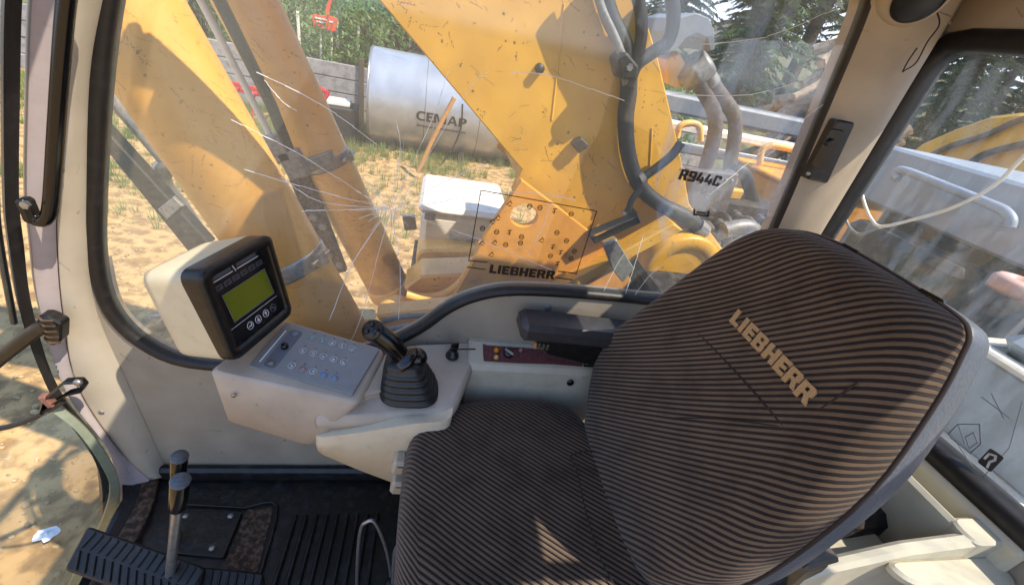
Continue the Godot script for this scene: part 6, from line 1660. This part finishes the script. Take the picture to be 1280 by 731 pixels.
	part(ym, "arm", mb().prism([Vector2(-4.378, 1.125), Vector2(-4.331, 1.247), Vector2(-4.100, 1.458), Vector2(-3.860, 1.635), Vector2(-3.646, 1.705), Vector2(-3.365, 1.660), Vector2(-2.933, 1.045), Vector2(-3.176, 0.947), Vector2(-3.549, 1.198), Vector2(-3.763, 1.047), Vector2(-3.933, 0.928), Vector2(-4.215, 0.928)], -0.3, 0.25, tx, 0.03), M.yellow)
	part(ym, "arm_rib", mb().prism([Vector2(-3.848, 1.146), Vector2(-3.656, 1.361), Vector2(-3.477, 1.465), Vector2(-3.430, 1.418), Vector2(-3.608, 1.295), Vector2(-3.753, 1.107)], 0.25, 0.29, tx, 0.01), M.cyl_yellow)
	part(ym, "hose", mb().tube(curve([Vector3(5.300, 1.146, -4.128), Vector3(5.300, 1.306, -3.976), Vector3(5.300, 1.452, -3.761), Vector3(5.300, 1.640, -3.575), Vector3(5.300, 1.758, -3.377)], 4), 0.03, 8), M.hose_dusty)
	part(ym, "hose", mb().tube(curve([Vector3(5.300, 1.088, -3.735), Vector3(5.300, 1.271, -3.668), Vector3(5.300, 1.385, -3.530), Vector3(5.300, 1.509, -3.322)], 4), 0.035, 8), M.hose)
	part(ym, "body", mb().box(Vector3(6.4, -0.3, -3.4), Vector3(1.6, 2.2, 3.0), Basis.IDENTITY, 0.06), M.yellow)
	part(ym, "track", mb().box(Vector3(6.3, -1.15, -4.6), Vector3(3.0, 0.6, 0.5), Basis.IDENTITY, 0.12), M.hose)
	# hill that rises behind the wall
	var hl := mb()
	var hx := []
	for k in 41: hx.append(-80.0 + k * 4.5)
	var hz_ := [-13.4, -14.5, -16.0, -19.0, -24.0, -32.0, -45.0, -70.0]
	var hy := [-1.6, -0.9, -0.5, 0.1, 0.9, 2.2, 4.5, 8.0]
	for i in hx.size() - 1:
		for j in hz_.size() - 1:
			var pt := func(ii: int, jj: int) -> Vector3: return Vector3(hx[ii], hy[jj] + n.get_noise_2d(hx[ii] * 0.5, hz_[jj] * 0.5) * (0.2 + jj * 0.25), hz_[jj])
			hl.quad(pt.call(i, j + 1), pt.call(i + 1, j + 1), pt.call(i + 1, j), pt.call(i, j), 0)
	struct("hillside", hl, M.hill, "brown green slope rising behind the slab wall", "hillside")


func stuff(called: String, mm: MultiMesh, m: Material, label: String, category: String) -> void:
	var o := MultiMeshInstance3D.new()
	o.name = called
	o.multimesh = mm
	o.material_override = m
	add_child(o)
	o.set_meta("kind", "stuff")
	o.set_meta("label", label)
	o.set_meta("category", category)


func build_trees() -> void:
	var rng := RandomNumberGenerator.new()
	rng.seed = 9
	# two conifers and one broadleaf bush are grown, then copied
	var protos := []
	for v in 2:
		var tr := thing("conifer_tree", "dark conifer tree", "conifer tree", Vector3.ZERO, "conifers behind the yard")
		var H := 13.0
		part(tr, "trunk", mb().tube([Vector3.ZERO, Vector3(0.05, H * 0.35, 0), Vector3(0.0, H * 0.7, 0.05), Vector3(0, H, 0)], [0.22, 0.17, 0.1, 0.02], 8), M.bark)
		var cr := mb()
		var lb := mb()
		for w in 34:
			var f := pow((w + 0.5) / 34.0, 0.9)
			var y := lerpf(1.6 + v * 1.2, H * 0.99, f)
			var reach := lerpf(2.6, 0.25, f) * rng.randf_range(0.75, 1.15)
			var nb := 7 if f < 0.8 else 5
			var a0 := rng.randf() * TAU
			for b in nb:
				if rng.randf() < 0.12: continue
				var a := a0 + b * TAU / nb + rng.randfn() * 0.15
				var l := reach * rng.randf_range(0.6, 1.1)
				var out_ := Vector3(cos(a), 0, sin(a))
				var side := Vector3(-sin(a), 0, cos(a))
				if f < 0.75: lb.tube([Vector3(0, y, 0), Vector3(0, y, 0) + out_ * l * 0.55 - Vector3(0, 0.08 * l, 0), Vector3(0, y, 0) + out_ * l - Vector3(0, 0.28 * l, 0)], [0.022, 0.015, 0.006], 4, -1)
				var steps := int(l / 0.13) + 2
				for s in steps:
					var t := (s + 0.7) / steps
					var p := Vector3(0, y, 0) + out_ * l * t - Vector3(0, 0.28 * l * t * t, 0)
					for e in [-1.0, 1.0]:
						var twig := (0.16 + 0.34 * (1.0 - t) * minf(1.0, l)) * rng.randf_range(0.6, 1.2)
						var tip: Vector3 = p + side * e * twig + out_ * twig * 0.6 - Vector3(0, twig * rng.randf_range(0.1, 0.65), 0)
						var wv := out_ * 0.055 + Vector3(0, 0.03 * rng.randfn(), 0)
						cr.tri(p - wv, p + wv, tip)
						var m := p.lerp(tip, 0.5)
						cr.tri(m - wv * 0.7, m + wv * 0.7, m + (tip - m).rotated(Vector3.UP, 0.7 * e) * 0.9 - Vector3(0, 0.06, 0))
		part(tr, "branches", lb, M.bark)
		part(tr, "crown", cr, M.needle)
		protos.append(tr)
	var spots := [[14.0, -22.0, 1.0], [17.5, -25.0, 1.15], [11.0, -24.0, 1.05], [21.0, -24.0, 1.1], [25.5, -27.0, 1.2], [9.0, -29.0, 1.2], [20.0, -31.0, 1.3], [29.0, -24.0, 1.15], [33.0, -27.0, 1.25], [26.0, -19.0, 1.0],
		[31.0, -18.5, 1.05], [36.0, -21.0, 1.2], [24.0, -14.5, 0.95], [29.5, -13.0, 1.05], [35.0, -14.5, 1.1], [28.0, -9.5, 1.0], [34.0, -9.0, 1.15], [38.0, -12.0, 1.2], [6.0, -30.0, 1.2], [2.5, -33.0, 1.25], [-2.0, -34.0, 1.3], [-7.5, -33.0, 1.25], [40.0, -17.0, 1.3], [15.5, -33.0, 1.3], [12.5, -19.0, 1.35], [16.0, -20.5, 1.5], [22.0, -17.5, 1.2], [27.0, -16.5, 1.5], [32.0, -16.0, 1.5], [31.0, -11.0, 1.4]]
	var says := ["behind the hooded lamp", "standing tallest left of the rear pillar", "over the boom's rear edge", "close to the rear pillar's rubber", "far back left of the rear pillar", "far behind the boom top", "in the gap behind the split timber", "at the rear window's left edge", "behind the rear window corner", "above the engine hood", "above the hood's middle", "far behind the hood", "nearest to the engine hood", "beside the yellow brown timber", "behind the yellow brown timber", "at the picture's right edge, nearest", "at the picture's right edge, farther", "at the right edge, farthest", "on the slope behind the tank", "high on the slope behind the shed", "high on the slope above the tank", "high on the slope above the red sign", "in the far corner of the wood", "farthest back behind the logs", "close behind the hooded lamp, tall", "tall, right above the dusty hoses", "hidden low by the rear pillar, tall", "tall, just inside the rear window", "tall, filling the rear window's middle", "tall, right of the white cable"]
	for i in spots.size():
		var s: Array = spots[i]
		var t := Transform3D(Basis(Vector3.UP, rng.randf() * TAU).scaled(Vector3.ONE * s[2]), Vector3(s[0], -1.5 if s[1] > -20 else 0.2, s[1]))
		var lab: String = "dark conifer tree " + says[i]
		if i < 2:
			protos[i].transform = t
			protos[i].set_meta("label", lab)
		else:
			copy(protos[i % 2], "conifer_tree", lab, t)
	# leafy bushes beyond the wall
	var bush := thing("leafy_bush", "bright leafy bush hanging over the slab wall beside the red sign", "bush", Vector3.ZERO, "bushes beyond the wall")
	var stm := mb()
	for k in 6: stm.tube(curve([Vector3(0, 0, 0), Vector3(rng.randfn() * 0.2, 0.7, rng.randfn() * 0.2), Vector3(rng.randfn() * 0.6, 1.5, rng.randfn() * 0.5)], 3), 0.03, 5)
	part(bush, "stem", stm, M.bark)
	var lv := mb()
	for c in 46:
		var cc := Vector3(rng.randfn() * 0.55, 1.25 + rng.randfn() * 0.5, rng.randfn() * 0.5)
		for k in 75:
			var p := cc + Vector3(rng.randfn(), rng.randfn() * 0.8, rng.randfn()) * 0.18
			var d := Vector3(rng.randfn(), rng.randfn() - 0.5, rng.randfn()).normalized()
			var w := d.cross(Vector3(rng.randfn(), rng.randfn(), rng.randfn())).normalized() * 0.026
			lv.quad(p, p + d * 0.05 + w, p + d * 0.13, p + d * 0.05 - w)
	part(bush, "leaves", lv, M.leaf)
	var bs := [[-1.7, -14.3, 1.25, 0.0, "bright leafy bush hanging over the slab wall beside the red sign"], [-2.9, -14.6, 0.8, -0.1, "low dark bush over the slab wall left of the tank's end"], [-3.2, -16.5, 1.3, 0.4, "leafy bush behind the red sign"], [-5.2, -16.5, 1.3, 0.3, "leafy bush left of the red sign"], [-0.9, -16.8, 1.4, 0.5, "leafy bush above the tank, next to the shed"], [-7.5, -16.0, 1.4, 0.2, "leafy bush far left beyond the wall"], [6.5, -14.0, 1.7, -1.4, "bush showing under the hooded lamp behind the boom"]]
	for i in bs.size():
		var s: Array = bs[i]
		var t := Transform3D(Basis(Vector3.UP, i * 1.3).scaled(Vector3.ONE * s[2]), Vector3(s[0], s[3] - 1.0, s[1]))
		if i == 0: bush.transform = t
		else: copy(bush, "leafy_bush", s[4], t)
